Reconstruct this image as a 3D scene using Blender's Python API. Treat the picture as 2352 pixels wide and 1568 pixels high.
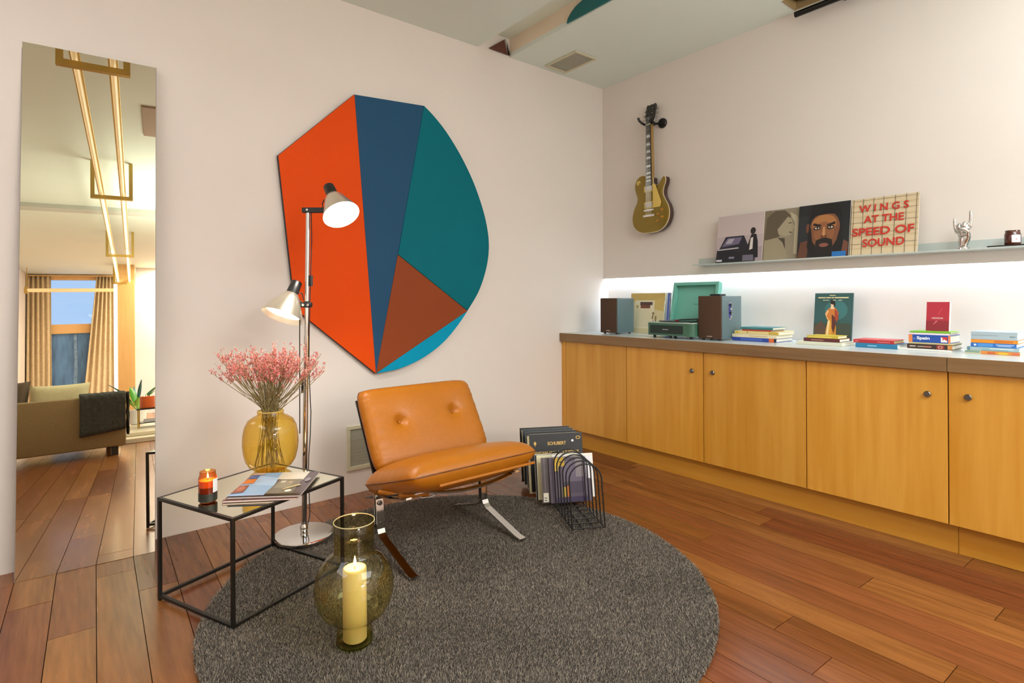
import bpy, bmesh, math, random
import numpy as np
from mathutils import Matrix, Vector, Euler
random.seed(7)
for o in list(bpy.data.objects): bpy.data.objects.remove(o, do_unlink=True)
S = bpy.context.scene
COL = S.collection
PI = math.pi

# ------------------------------------------------------------------ camera
F, CX, CY, RO = 1285., 1176., 686.5, .0055
fw = Vector((.625, .7806, 0)).normalized()
rt0 = Vector((fw.y, -fw.x, 0)); up0 = Vector((0, 0, 1))
rt = (rt0 - RO*up0).normalized(); upv = (up0 + RO*rt0).normalized()
cam = bpy.data.cameras.new('camera'); camo = bpy.data.objects.new('camera', cam); COL.objects.link(camo)
cam.sensor_width = 36; cam.lens = F/2352*36; cam.shift_y = -(784-CY)/2352; cam.clip_start = .05
m = Matrix((rt, upv, -fw)).transposed().to_4x4(); m.translation = Vector((-3.443, -3.103, 1.12))
camo.matrix_world = m
S.camera = camo
S.view_settings.view_transform = 'Standard'; S.view_settings.look = 'None'
S.view_settings.gamma = 1; S.view_settings.use_curve_mapping = False
S.view_settings.exposure = 0.06

def lin(c):
    if isinstance(c, str):
        c = c.lstrip('#'); c = [int(c[i:i+2], 16)/255 for i in (0, 2, 4)]
    return tuple((x/12.92 if x <= .04045 else ((x+.055)/1.055)**2.4) for x in c[:3]) + (1,)

# ------------------------------------------------------------------ world and lights
W = bpy.data.worlds.new('world'); S.world = W; W.use_nodes = True
W.node_tree.nodes['Background'].inputs[0].default_value = lin('#a9c0e6'); W.node_tree.nodes['Background'].inputs[1].default_value = 2.4

def area(name, loc, sx, sy, power, color, rot=(0, 0, 0), spread=PI):
    l = bpy.data.lights.new(name, 'AREA'); l.shape = 'RECTANGLE'; l.size = sx; l.size_y = sy; l.energy = power
    l.color = lin(color)[:3]; l.spread = spread
    o = bpy.data.objects.new(name, l); COL.objects.link(o); o.location = loc; o.rotation_euler = rot; return o
def point(name, loc, r, power, color):
    l = bpy.data.lights.new(name, 'POINT'); l.shadow_soft_size = r; l.energy = power; l.color = lin(color)[:3]
    o = bpy.data.objects.new(name, l); COL.objects.link(o); o.location = loc; return o
area('unseen_ceiling_fill', (-1.5, -4.2, 2.8), 2.0, 1.8, 74, '#f6f5ff')  # this and the next three: unseen fill lamps added for brightness, no fixtures
area('unseen_ceiling_fill', (-1.2, -7.4, 2.8), 2.0, 2.0, 60, '#f6f5ff')
area('unseen_ceiling_fill', (-4.7, -1.6, 2.8), .9, 2.0, 24, '#f4f6ff')
area('unseen_ceiling_fill', (-2.4, -9.6, 2.8), 1.4, 1.6, 320, '#fff8ee')
area('unseen_uplight_fill', (-2.0, -4.5, 1.7), 2.2, 1.4, 135, '#e8f6f4', rot=(PI, 0, 0))  # unseen up-facing lamp added to brighten the ceiling
area('shelf_strip_light', (.036, -1.9, 1.325), .03, 3.75, 12, '#d3e9ff')
point('upper_lamp_light', (-2.452, -.62, 1.545), .03, 46, '#fff6ec')
point('lower_lamp_light', (-2.655, -.45, 1.095), .03, 7, '#ffeedd')

# ------------------------------------------------------------------ materials
_M = {}
def mat(name, color='#808080', rough=.5, metal=0., noise=0., nscale=8., bump=0., bscale=40., coat=0., emit=0., ecol=None, sss=0., stretch=(1, 1, 1), spec=.5, sheen=0.):
    if name in _M: return _M[name]
    m = bpy.data.materials.new(name); m.use_nodes = True; nt = m.node_tree; b = nt.nodes['Principled BSDF']
    c = lin(color)
    b.inputs['Base Color'].default_value = c; b.inputs['Roughness'].default_value = rough; b.inputs['Metallic'].default_value = metal
    b.inputs['Specular IOR Level'].default_value = spec
    if coat: b.inputs['Coat Weight'].default_value = coat; b.inputs['Coat Roughness'].default_value = .08
    if sheen: b.inputs['Sheen Weight'].default_value = sheen
    if emit: b.inputs['Emission Color'].default_value = lin(ecol or color); b.inputs['Emission Strength'].default_value = emit
    if sss: b.inputs['Subsurface Weight'].default_value = sss; b.inputs['Subsurface Radius'].default_value = (.02, .01, .005)
    if noise or bump:
        tc = nt.nodes.new('ShaderNodeTexCoord'); mp = nt.nodes.new('ShaderNodeMapping'); mp.inputs['Scale'].default_value = stretch
        nt.links.new(tc.outputs['Object'], mp.inputs[0])
    if noise:
        n = nt.nodes.new('ShaderNodeTexNoise'); n.inputs['Scale'].default_value = nscale; n.inputs['Detail'].default_value = 5
        nt.links.new(mp.outputs[0], n.inputs[0])
        r = nt.nodes.new('ShaderNodeMapRange'); r.inputs[1].default_value = .3; r.inputs[2].default_value = .7; r.inputs[3].default_value = 1-noise; r.inputs[4].default_value = 1+noise
        nt.links.new(n.outputs[0], r.inputs[0])
        mx = nt.nodes.new('ShaderNodeVectorMath'); mx.operation = 'SCALE'; mx.inputs[0].default_value = c[:3]
        nt.links.new(r.outputs[0], mx.inputs['Scale']); nt.links.new(mx.outputs[0], b.inputs['Base Color'])
    if bump:
        n2 = nt.nodes.new('ShaderNodeTexNoise'); n2.inputs['Scale'].default_value = bscale; n2.inputs['Detail'].default_value = 4
        nt.links.new(mp.outputs[0], n2.inputs[0]); bp = nt.nodes.new('ShaderNodeBump'); bp.inputs['Strength'].default_value = bump; bp.inputs['Distance'].default_value = .004
        nt.links.new(n2.outputs[0], bp.inputs['Height']); nt.links.new(bp.outputs[0], b.inputs['Normal'])
    _M[name] = m; return m
def flat(c, rough=.55):
    return mat('print_' + c.strip('#') + ('' if rough == .55 else '_%d' % (rough*100)), c, rough)
def glass(name, tint, edge, ior=1.45, rough=.0):
    if name in _M: return _M[name]
    m = bpy.data.materials.new(name); m.use_nodes = True; nt = m.node_tree; nt.nodes.clear()
    out = nt.nodes.new('ShaderNodeOutputMaterial'); mx = nt.nodes.new('ShaderNodeMixShader'); tr = nt.nodes.new('ShaderNodeBsdfTransparent'); gl = nt.nodes.new('ShaderNodeBsdfGlossy')
    gl.inputs['Roughness'].default_value = rough + .01
    lw = nt.nodes.new('ShaderNodeLayerWeight'); lw.inputs[0].default_value = .25
    cm = nt.nodes.new('ShaderNodeMix'); cm.data_type = 'RGBA'; cm.inputs[6].default_value = lin(tint); cm.inputs[7].default_value = lin(edge)
    l2 = nt.nodes.new('ShaderNodeLayerWeight'); l2.inputs[0].default_value = .5
    pw = nt.nodes.new('ShaderNodeMath'); pw.operation = 'POWER'; pw.inputs[1].default_value = 4.; nt.links.new(l2.outputs['Facing'], pw.inputs[0])
    fr = nt.nodes.new('ShaderNodeMath'); fr.operation = 'MULTIPLY_ADD'; fr.inputs[1].default_value = .75; fr.inputs[2].default_value = .045; nt.links.new(pw.outputs[0], fr.inputs[0])
    nt.links.new(lw.outputs['Facing'], cm.inputs[0]); nt.links.new(cm.outputs[2], tr.inputs[0]); nt.links.new(fr.outputs[0], mx.inputs[0])
    nt.links.new(tr.outputs[0], mx.inputs[1]); nt.links.new(gl.outputs[0], mx.inputs[2]); nt.links.new(mx.outputs[0], out.inputs[0])
    _M[name] = m; return m
def wood(name, c1, c2, rough=.35, axis='y', scale=6., fine=60., rnd=0., coat=0.):
    """grain runs along axis"""
    if name in _M: return _M[name]
    m = bpy.data.materials.new(name); m.use_nodes = True; nt = m.node_tree; b = nt.nodes['Principled BSDF']; L = nt.links.new
    tc = nt.nodes.new('ShaderNodeTexCoord'); oi = nt.nodes.new('ShaderNodeObjectInfo')
    ad = nt.nodes.new('ShaderNodeVectorMath'); ad.operation = 'MULTIPLY_ADD'; cb = nt.nodes.new('ShaderNodeCombineXYZ')
    L(oi.outputs['Random'], cb.inputs[0]); L(oi.outputs['Random'], cb.inputs[1]); L(oi.outputs['Random'], cb.inputs[2])
    ad.inputs[1].default_value = (37, 91, 53) if rnd else (0, 0, 0)
    L(cb.outputs[0], ad.inputs[0]); L(tc.outputs['Object'], ad.inputs[2])
    mp = nt.nodes.new('ShaderNodeMapping'); s = [1., 1., 1.]; s['xyz'.index(axis)] = .07; mp.inputs['Scale'].default_value = s
    L(ad.outputs[0], mp.inputs[0])
    n1 = nt.nodes.new('ShaderNodeTexNoise'); n1.inputs['Scale'].default_value = scale; n1.inputs['Detail'].default_value = 6; n1.inputs['Distortion'].default_value = .6
    n2 = nt.nodes.new('ShaderNodeTexNoise'); n2.inputs['Scale'].default_value = fine; n2.inputs['Detail'].default_value = 6
    L(mp.outputs[0], n1.inputs[0]); L(mp.outputs[0], n2.inputs[0])
    a = nt.nodes.new('ShaderNodeMath'); a.operation = 'MULTIPLY_ADD'; a.inputs[1].default_value = .55; L(n1.outputs[0], a.inputs[0])
    a2 = nt.nodes.new('ShaderNodeMath'); a2.operation = 'MULTIPLY'; a2.inputs[1].default_value = .45; L(n2.outputs[0], a2.inputs[0]); L(a2.outputs[0], a.inputs[2])
    r = nt.nodes.new('ShaderNodeMapRange'); r.inputs[1].default_value = .36; r.inputs[2].default_value = .64; L(a.outputs[0], r.inputs[0])
    cm = nt.nodes.new('ShaderNodeMix'); cm.data_type = 'RGBA'; cm.inputs[6].default_value = lin(c1); cm.inputs[7].default_value = lin(c2); L(r.outputs[0], cm.inputs[0])
    sc = nt.nodes.new('ShaderNodeHueSaturation'); L(cm.outputs[2], sc.inputs['Color'])
    vr = nt.nodes.new('ShaderNodeMapRange'); vr.inputs[3].default_value = 1-rnd; vr.inputs[4].default_value = 1+rnd; L(oi.outputs['Random'], vr.inputs[0]); L(vr.outputs[0], sc.inputs['Value'])
    L(sc.outputs[0], b.inputs['Base Color'])
    rr = nt.nodes.new('ShaderNodeMapRange'); rr.inputs[3].default_value = rough*.8; rr.inputs[4].default_value = rough*1.25; L(n1.outputs[0], rr.inputs[0]); L(rr.outputs[0], b.inputs['Roughness'])
    if coat: b.inputs['Coat Weight'].default_value = coat; b.inputs['Coat Roughness'].default_value = .12
    bp = nt.nodes.new('ShaderNodeBump'); bp.inputs['Strength'].default_value = .12; bp.inputs['Distance'].default_value = .002; L(a.outputs[0], bp.inputs['Height']); L(bp.outputs[0], b.inputs['Normal'])
    _M[name] = m; return m

# ------------------------------------------------------------------ mesh helpers
def frame(o, x, y, z):
    m = Matrix((Vector(x), Vector(y), Vector(z))).transposed().to_4x4(); m.translation = Vector(o); return m
class MB:
    def __init__(s, M=None): s.v = []; s.f = []; s.m = []; s.M = M; s.k = 0
    def add(s, vs, fs, k=None):
        b = len(s.v)
        s.v += [(s.M @ Vector(p)) if s.M else Vector(p) for p in vs]
        s.f += [tuple(b+i for i in f) for f in fs]; s.m += [s.k if k is None else k]*len(fs); return s
    def box(s, x0, x1, y0, y1, z0, z1, k=None, c=0.):
        if c <= 0:
            vs = [(x, y, z) for z in (z0, z1) for y in (y0, y1) for x in (x0, x1)]
            return s.add(vs, [(0, 2, 3, 1), (4, 5, 7, 6), (0, 1, 5, 4), (2, 6, 7, 3), (0, 4, 6, 2), (1, 3, 7, 5)], k)
        bm = bmesh.new(); bmesh.ops.create_cube(bm, size=1)
        for v in bm.verts: v.co = Vector(((x0+x1)/2+v.co.x*(x1-x0), (y0+y1)/2+v.co.y*(y1-y0), (z0+z1)/2+v.co.z*(z1-z0)))
        bmesh.ops.bevel(bm, geom=bm.edges[:], offset=min(c, .45*min(abs(x1-x0), abs(y1-y0), abs(z1-z0))), segments=2, profile=.5, affect='EDGES')
        bm.verts.index_update(); s.add([v.co.copy() for v in bm.verts], [[v.index for v in f.verts] for f in bm.faces], k); bm.free(); return s
    def prism(s, pts, h0, h1, k=None, c=0.):
        """pts in local xy, extruded z h0..h1 (ccw)"""
        n = len(pts); ar = sum(pts[i][0]*pts[(i+1) % n][1]-pts[(i+1) % n][0]*pts[i][1] for i in range(n))
        if ar < 0: pts = pts[::-1]
        vs = [(p[0], p[1], h0) for p in pts]+[(p[0], p[1], h1) for p in pts]
        return s.add(vs, [tuple(range(n))[::-1], tuple(range(n, 2*n))]+[(i, (i+1) % n, n+(i+1) % n, n+i) for i in range(n)], k)
    def lathe(s, prof, seg=48, c=(0, 0, 0), k=None, a0=0, a1=2*PI):
        full = abs(a1-a0-2*PI) < 1e-6; n = seg if full else seg+1; vs = []; fs = []
        for r, z in prof:
            for i in range(n):
                a = a0+(a1-a0)*i/seg; vs.append((c[0]+r*math.cos(a), c[1]+r*math.sin(a), c[2]+z))
        for j in range(len(prof)-1):
            for i in range(seg):
                i2 = (i+1) % n; fs.append((j*n+i, j*n+i2, (j+1)*n+i2, (j+1)*n+i))
        return s.add(vs, fs, k)
    def tube(s, pts, r, seg=8, k=None, caps=True, closed=False):
        pts = [Vector(p) for p in pts]; n = len(pts); vs = []; fs = []; prev = None
        for i, p in enumerate(pts):
            if closed: t = pts[(i+1) % n]-pts[i-1]
            else: t = pts[min(i+1, n-1)]-pts[max(i-1, 0)]
            t = t.normalized() if t.length > 1e-9 else Vector((0, 0, 1))
            if prev is None: u = t.cross(Vector((0, 0, 1)) if abs(t.z) < .9 else Vector((1, 0, 0))).normalized()
            else: u = (prev - t*prev.dot(t)).normalized()
            prev = u; w = t.cross(u); rr = r[i] if isinstance(r, (list, tuple)) else r
            for j in range(seg):
                a = 2*PI*j/seg; vs.append(p+u*(rr*math.cos(a))+w*(rr*math.sin(a)))
        m = n if closed else n-1
        for i in range(m):
            for j in range(seg):
                a, b = i*seg+j, i*seg+(j+1) % seg; c, d = ((i+1) % n)*seg+(j+1) % seg, ((i+1) % n)*seg+j
                fs.append((a, b, c, d))
        if caps and not closed: fs.append(tuple(range(seg))[::-1]); fs.append(tuple(range((n-1)*seg, n*seg)))
        return s.add(vs, fs, k)
    def cyl(s, p0, p1, r, seg=24, k=None): return s.tube([p0, p1], r, seg, k)
    def ribbon(s, pts, w, t, wd, k=None):
        """flat bar through pts; wd = width direction"""
        pts = [Vector(p) for p in pts]; wd = Vector(wd).normalized(); vs = []; fs = []; n = len(pts)
        for i, p in enumerate(pts):
            d = (pts[min(i+1, n-1)]-pts[max(i-1, 0)]).normalized(); nn = d.cross(wd).normalized()
            vs += [p+wd*w/2+nn*t/2, p-wd*w/2+nn*t/2, p-wd*w/2-nn*t/2, p+wd*w/2-nn*t/2]
        for i in range(n-1):
            for j in range(4): fs.append((i*4+j, (i+1)*4+j, (i+1)*4+(j+1) % 4, i*4+(j+1) % 4))
        fs += [(0, 1, 2, 3), ((n-1)*4+3, (n-1)*4+2, (n-1)*4+1, (n-1)*4)]
        return s.add(vs, fs, k)
    def sphere(s, c, r, seg=16, k=None, sc=(1, 1, 1)):
        prof = [(math.sin(PI*i/(seg//2)), -math.cos(PI*i/(seg//2))) for i in range(seg//2+1)]
        vs = []; fs = []; n = seg
        for a, z in prof:
            for i in range(n): vs.append((c[0]+r*sc[0]*a*math.cos(2*PI*i/n), c[1]+r*sc[1]*a*math.sin(2*PI*i/n), c[2]+r*sc[2]*z))
        for j in range(len(prof)-1):
            for i in range(n): fs.append((j*n+i, j*n+(i+1) % n, (j+1)*n+(i+1) % n, (j+1)*n+i))
        return s.add(vs, fs, k)
    def build(s, name, mats, parent=None, smooth=None, merge=False, recalc=True):
        me = bpy.data.meshes.new(name)
        inv = world_of(parent).inverted() if parent else None
        vs = [(inv @ v) for v in s.v] if inv else s.v
        me.from_pydata([tuple(v) for v in vs], [], s.f)
        if recalc or merge:
            bm = bmesh.new(); bm.from_mesh(me)
            if merge: bmesh.ops.remove_doubles(bm, verts=bm.verts, dist=1e-5)
            ks = None
            for i, f in enumerate(bm.faces):
                if i < len(s.m) and not merge: f.material_index = s.m[i]
            bmesh.ops.recalc_face_normals(bm, faces=bm.faces); bm.to_mesh(me); bm.free()
        else:
            for i, p in enumerate(me.polygons): p.material_index = s.m[i]
        for mm in (mats if isinstance(mats, (list, tuple)) else [mats]): me.materials.append(mm)
        o = bpy.data.objects.new(name, me); COL.objects.link(o)
        if parent: o.parent = parent
        if smooth is not None:
            for p in me.polygons: p.use_smooth = True
            if smooth < 180:
                try: me.set_sharp_from_angle(angle=math.radians(smooth))
                except Exception: pass
        return o
def world_of(o):
    m = Matrix.LocRotScale(o.location, o.rotation_euler, o.scale)
    return (world_of(o.parent) @ m) if o.parent else m
def thing(name, label, cat, loc=(0, 0, 0), rz=0., group=None):
    o = bpy.data.objects.new(name, None); COL.objects.link(o); o.location = loc; o.rotation_euler = (0, 0, rz); o.empty_display_size = .05
    o['label'] = label; o['category'] = cat
    if group: o['group'] = group
    return o
def tag(o, label, cat, group=None):
    o['label'] = label; o['category'] = cat
    if group: o['group'] = group
    return o
def struct(o): o['kind'] = 'structure'; return o
def ell(cx, cy, rx, ry, n=20, a0=0, a1=2*PI):
    full = abs(a1-a0-2*PI) < 1e-6
    return [(cx+rx*math.cos(a0+(a1-a0)*i/(n if full else n-1)), cy+ry*math.sin(a0+(a1-a0)*i/(n if full else n-1))) for i in range(n)]
def rect(x0, y0, x1, y1): return [(x0, y0), (x1, y0), (x1, y1), (x0, y1)]
def prints(name, parent, O, U, V, N, shapes, base=.0006, step=.00025, rough=.55):
    """flat printed shapes on a face: (colour, polygon in 0..1 of the face)"""
    O, U, V, N = Vector(O), Vector(U), Vector(V), Vector(N).normalized(); mb = MB(); cols = []
    for i, (c, poly) in enumerate(shapes):
        if c not in cols: cols.append(c)
        h = base+step*i; k = cols.index(c)
        vs = [O+U*p[0]+V*p[1]+N*h for p in poly]
        mb.add(vs, [tuple(range(len(vs)))], k)
    return mb.build(name, [flat(c, rough) for c in cols], parent, recalc=False)
def text(body, name, parent, O, U, V, N, w, h, mm, off=.0012, ext=.0, bold=0., sx=None):
    """lettering fitted in a w x h box whose lower left corner is O"""
    cu = bpy.data.curves.new(name, 'FONT'); cu.body = body; cu.size = 1; cu.extrude = ext; cu.offset = bold
    to = bpy.data.objects.new(name, cu); COL.objects.link(to)
    dg = bpy.context.evaluated_depsgraph_get(); me0 = to.evaluated_get(dg).to_mesh()
    vs = [v.co.copy() for v in me0.vertices]; fs = [tuple(p.vertices) for p in me0.polygons]
    to.evaluated_get(dg).to_mesh_clear(); bpy.data.objects.remove(to, do_unlink=True); bpy.data.curves.remove(cu)
    x0, x1 = min(v.x for v in vs), max(v.x for v in vs); y0, y1 = min(v.y for v in vs), max(v.y for v in vs)
    U, V, N, O = Vector(U).normalized(), Vector(V).normalized(), Vector(N).normalized(), Vector(O)
    mb = MB(); mb.add([O+U*((v.x-x0)/(x1-x0)*w)+V*((v.y-y0)/(y1-y0)*h)+N*off for v in vs], fs)
    return mb.build(name, mm, parent, recalc=False)

# common materials
CHROME = mat('chrome', '#d8d8d6', .07, 1.); STEEL = mat('brushed_steel', '#b9b5ae', .22, 1.)
BLACK = mat('black_plastic', '#161514', .4); BLACKMET = mat('black_metal', '#1b1a18', .35, .3)
WALLM = mat('wall_paint', '#e3dad2', .7, bump=.05, bscale=90, noise=.012, nscale=2.5)
CEILM = mat('ceiling_paint', '#e2ebe2', .75, noise=.012, nscale=2)
VENTM = mat('vent_frame_paint', '#cfc9ac', .5)

# ------------------------------------------------------------------ floor
H = 2.832
XL, YB = -5.3, -10.9
fl = struct(MB().box(XL, .1, YB, .06, -.08, -.012).build('floor', mat('floor_base', '#2a150b', .7)))
pm = [wood('plank_wood_%d' % i, a, b, .25, 'y', 7, 70, .05, .12) for i, (a, b) in enumerate([
    ('#5e3316', '#814b22'), ('#643718', '#885026'), ('#6a3d1b', '#90592c'), ('#5a2f16', '#7c4521'), ('#70431f', '#976030'), ('#5f3119', '#824827')])]
def clip(poly, x0, x1, y0, y1):
    for ax, lim, sg in ((0, x0, 1), (0, x1, -1), (1, y0, 1), (1, y1, -1)):
        out = []
        for i in range(len(poly)):
            a, b = poly[i-1], poly[i]; da, db = sg*(a[ax]-lim), sg*(b[ax]-lim)
            if (da >= 0) != (db >= 0):
                t = da/(da-db); out.append((a[0]+(b[0]-a[0])*t, a[1]+(b[1]-a[1])*t))
            if db >= 0: out.append(b)
        poly = out
        if len(poly) < 3: return []
    return poly
PA = math.radians(1.95); ca, sa = math.cos(PA), math.sin(PA); PW = .131
rnd = random.Random(3); planks = []
for i in range(-5, 46):
    x = -.06-.131*i; y = .25+rnd.uniform(0, 1.1)
    while y > YB-.6:
        Ln = rnd.choice([.9, 1.2, 1.5, 1.8]); g = .0012
        # direction goes (sin, cos): +y drifts +x
        r = [(x-PW+g, y-Ln+g), (x-g, y-Ln+g), (x-g, y-g), (x-PW+g, y-g)]
        q = [(a*ca+b*sa, -a*sa+b*ca) for a, b in r]
        q = clip(q, XL, .1, YB, .06)
        if q:
            cx_, cy_ = sum(p[0] for p in q)/len(q), sum(p[1] for p in q)/len(q)
            planks.append((q, cx_, cy_, rnd.randrange(6)))
        y -= Ln
planks.sort(key=lambda p: (abs(p[1]+2)*.6 + abs(p[2]+1.6)) if p[2] > -6.5 else 50-p[2])
stuff = [MB() for _ in range(1)]
for n, (q, cx_, cy_, k) in enumerate(planks):
    dz = rnd.uniform(-.0004, .0004)
    if n < 300:
        MB().prism(q, -.0118, dz).build('plank', pm[k], fl)
    else: stuff[0].prism(q, -.0118, dz, k)
if stuff[0].v:
    so = stuff[0].build('plank_field', pm, fl); so['kind'] = 'stuff'

# ------------------------------------------------------------------ walls
b = MB(); T = .12
b.box(XL-T, .16, 0, T, 0, H+.4)
struct(b.build('wall_left', WALLM))
b = MB(); b.box(0, .16, YB, 0, 1.345, H+.4); b.box(0, .012, YB, 0, 1.281, 1.345); b.box(.06, .16, YB, 0, 0, 1.345)
struct(b.build('wall_right', WALLM))
b = MB(); b.box(XL-T, XL, YB, 0, 0, H+.4); struct(b.build('wall_side', WALLM))
# far wall with the window opening x -5.02..-4.08, z .45..2.74
b = MB(); b.box(XL-T, -5.02, YB-T, YB, 0, H+.4); b.box(-4.08, .16, YB-T, YB, 0, H+.4); b.box(-5.02, -4.08, YB-T, YB, 2.765, H+.4); b.box(-5.02, -4.08, YB-T, YB, 0, .42)
struct(b.build('wall_back', mat('back_wall_paint', '#d5d7d8', .35)))
# ceiling with slot and machine recess
b = MB()
SX0, SX1, SY0, SY1 = -1.245, -.97, -1.45, -.012
PX0, PX1, PY0, PY1 = -.20, -.035, -2.4, -1.56
zc0, zc1 = H, H+.03
b.box(XL, SX0, YB, 0, zc0, zc1); b.box(SX1, PX0, YB, 0, zc0, zc1); b.box(PX1, 0, YB, 0, zc0, zc1)
b.box(SX0, SX1, YB, SY0, zc0, zc1); b.box(PX0, PX1, YB, PY0, zc0, zc1); b.box(PX0, PX1, PY1, 0, zc0, zc1)
struct(b.build('ceiling', CEILM))
b = MB(); b.box(XL, 0, -5.42, -5.24, H-.05, H); struct(b.build('trim_1', mat('beam_paint', '#c3c3bb', .6)))
b.__init__(); b.box(XL, .1, YB, 0, H+.4, H+.45); struct(b.build('roof_slab', mat('roof_dark', '#b5b0a5', .8)))
# slot lining; teal and brown boards carry a painted mirror reflection
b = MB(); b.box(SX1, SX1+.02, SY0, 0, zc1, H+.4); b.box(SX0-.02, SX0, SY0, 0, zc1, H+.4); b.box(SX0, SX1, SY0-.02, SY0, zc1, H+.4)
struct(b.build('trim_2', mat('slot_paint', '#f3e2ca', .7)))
b = MB(); b.box(SX0, SX1, SY0, 0, H+.13, H+.15); struct(b.build('trim_3', mat('slot_top_paint', '#e8efdf', .6)))
t = thing('teal_reflection_board', 'teal curved mirror reflection painted on a board inside the long ceiling slot', 'painted_reflection', (SX1-.006, -.9, H+.0))
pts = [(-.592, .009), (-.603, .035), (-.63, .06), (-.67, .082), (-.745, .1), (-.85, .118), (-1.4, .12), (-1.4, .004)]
MB(frame((SX1-.002, 0, H), (0, 1, 0), (0, 0, 1), (1, 0, 0))).prism([(p[0], p[1]) for p in pts], -.012, 0).build('panel', mat('painted_teal_reflection', '#0f6c70', .4), t)
t = thing('fan_reflection_board', 'small brown fan-shaped mirror reflection painted on a board in the slot end', 'painted_reflection', (-1.05, -.01, H))
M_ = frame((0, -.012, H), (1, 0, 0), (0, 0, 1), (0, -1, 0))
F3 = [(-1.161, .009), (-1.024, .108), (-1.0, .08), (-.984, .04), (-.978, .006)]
MB(M_).prism(F3, 0, .008).build('panel', mat('painted_brown_reflection', '#5a3025', .5), t)
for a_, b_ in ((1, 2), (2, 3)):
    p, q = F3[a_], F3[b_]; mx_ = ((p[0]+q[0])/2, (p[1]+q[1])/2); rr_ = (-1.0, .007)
    MB(M_).prism([rr_, (rr_[0]+.014, rr_[1]), mx_, (mx_[0]-.02, mx_[1]+.006)], .0085, .0105).build('ray', mat('painted_grey_reflection', '#a39a94', .5), t)

# window in the back wall (seen in the mirror)
w = struct(MB().box(-5.06, -5.0, YB-.02, YB+.05, .42, 2.80).box(-4.10, -4.04, YB-.02, YB+.05, .42, 2.80).box(-5.0, -4.10, YB-.02, YB+.05, 2.73, 2.80).box(-5.0, -4.10, YB-.02, YB+.05, .42, .5).box(-5.0, -4.10, YB-.02, YB+.05, 1.68, 1.86).build('window_1', mat('window_wood', '#e0b67c', .45)))
MB().box(-5.0, -4.10, YB-.01, YB, 1.86, 2.73).build('pane', glass('window_glass', '#dfeaf6', '#c8d8ee'), w)
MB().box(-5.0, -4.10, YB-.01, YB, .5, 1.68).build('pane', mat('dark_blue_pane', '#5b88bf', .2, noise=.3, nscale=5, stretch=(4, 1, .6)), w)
MB().prism([(-4.57, .5), (-4.50, .5), (-4.48, 1.0), (-4.5, 1.66), (-4.55, 1.66), (-4.54, 1.1)], 0, .004).v
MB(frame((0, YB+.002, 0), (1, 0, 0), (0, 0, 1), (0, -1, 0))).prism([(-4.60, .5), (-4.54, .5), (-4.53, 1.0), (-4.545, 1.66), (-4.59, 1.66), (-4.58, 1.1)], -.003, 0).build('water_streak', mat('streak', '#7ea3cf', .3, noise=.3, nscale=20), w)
# wooden column with light strip
cl = struct(MB().box(-3.80, -3.545, -9.7, -9.5, 0, H).build('column', wood('column_wood', '#dcae6c', '#e6bf82', .4, 'z', 3, 30)))
MB().box(-3.86, -3.815, -9.56, -9.5, .3, 2.5).build('light_strip', mat('strip_emit', '#fff3d8', .5, emit=9, ecol='#fff0d2'), cl)
b = MB(); b.box(-3.54, -2.2, -9.9, -9.88, 2.0, H); struct(b.build('trim_4', mat('white_panel', '#e8e8ea', .4)))
# ------------------------------------------------------------------ built-in cabinets
VEN = wood('maple_veneer', '#c98a28', '#dca344', .33, 'z', 5, 26, .07, .1)
VENH = wood('maple_veneer_plinth', '#c98a28', '#d69c3c', .36, 'y', 5, 26, .05)
GAP = mat('gap_dark', '#2a1a0c', .8); KNOB = mat('knob_metal', '#7d7b78', .25, 1.)
DX, DT, ZB, ZT = -.475, .018, .140, .798
ys = [-.045, -.630, -1.214, -1.805, -2.395, -2.985, -3.575]
def cabinet(label, y0, y1, doors, knobs):
    c = thing('cabinet', label, 'cabinet', (-.25, (y0+y1)/2, ZB), group='built-in maple cabinets')
    MB().box(DX+DT+.001, -.02, y1+.001, y0-.001, ZB, ZT).build('body', GAP, c)
    for (a, b_), kn in zip(doors, knobs):
        d = MB().box(DX, DX+DT, b_+.0022, a-.0022, ZB+.001, ZT-.003, c=.0012).build('door', VEN, c)
        if kn is not None:
            k = MB(frame((DX, kn[0], kn[1]), (0, 1, 0), (0, 0, 1), (-1, 0, 0)))
            k.lathe([(.0, .012), (.011, .012), (.0135, .009), (.0135, .004), (.009, .001), (.009, -.001), (.0, -.001)], 20); k.box(-.006, .006, -.0012, .0012, .0121, .0128)
            k.build('knob', KNOB, d, smooth=35)
cabinet('narrow maple cabinet at the wall corner, its door without a knob', ys[0], ys[1], [(ys[0], ys[1])], [None])
cabinet('maple cabinet below the turntable and book stacks with two facing knobs', ys[1], ys[3], [(ys[1], ys[2]), (ys[2], ys[3])], [(-1.139, .680), (-1.277, .682)])
cabinet('wide maple cabinet door with one knob near its right edge, beside the worktop seam', ys[3], ys[4], [(ys[3], ys[4])], [(-2.322, .692)])
cabinet('maple cabinet cut by the right picture edge, under the grey book stack', ys[4], ys[6], [(ys[4], ys[5]), (ys[5], ys[6])], [(-2.464, .696), None])
f = thing('filler_strip', 'slim maple filler strip between wall and first cabinet', 'trim', (DX, -.02, ZB))
MB().box(DX, -.3, ys[0]+.001, -.001, .0, ZT).build('board', VEN, f)
for n, (a, b_) in enumerate([(-.046, -2.412), (-2.414, -3.575)]):
    p = thing('plinth', ['long maple toe board running under the first cabinets from the corner', 'maple toe board piece at the right picture edge'][n], 'plinth', (-.4, (a+b_)/2, 0))
    MB().box(-.405, -.387, b_, a, 0, ZB-.002).build('board', VENH, p)
CTOP = mat('white_laminate', '#cfd6d4', .22); CEDGE = wood('brown_edge', '#7a5c3a', '#8c6c46', .4, 'y', 6, 60)
ZC = .860
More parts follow.
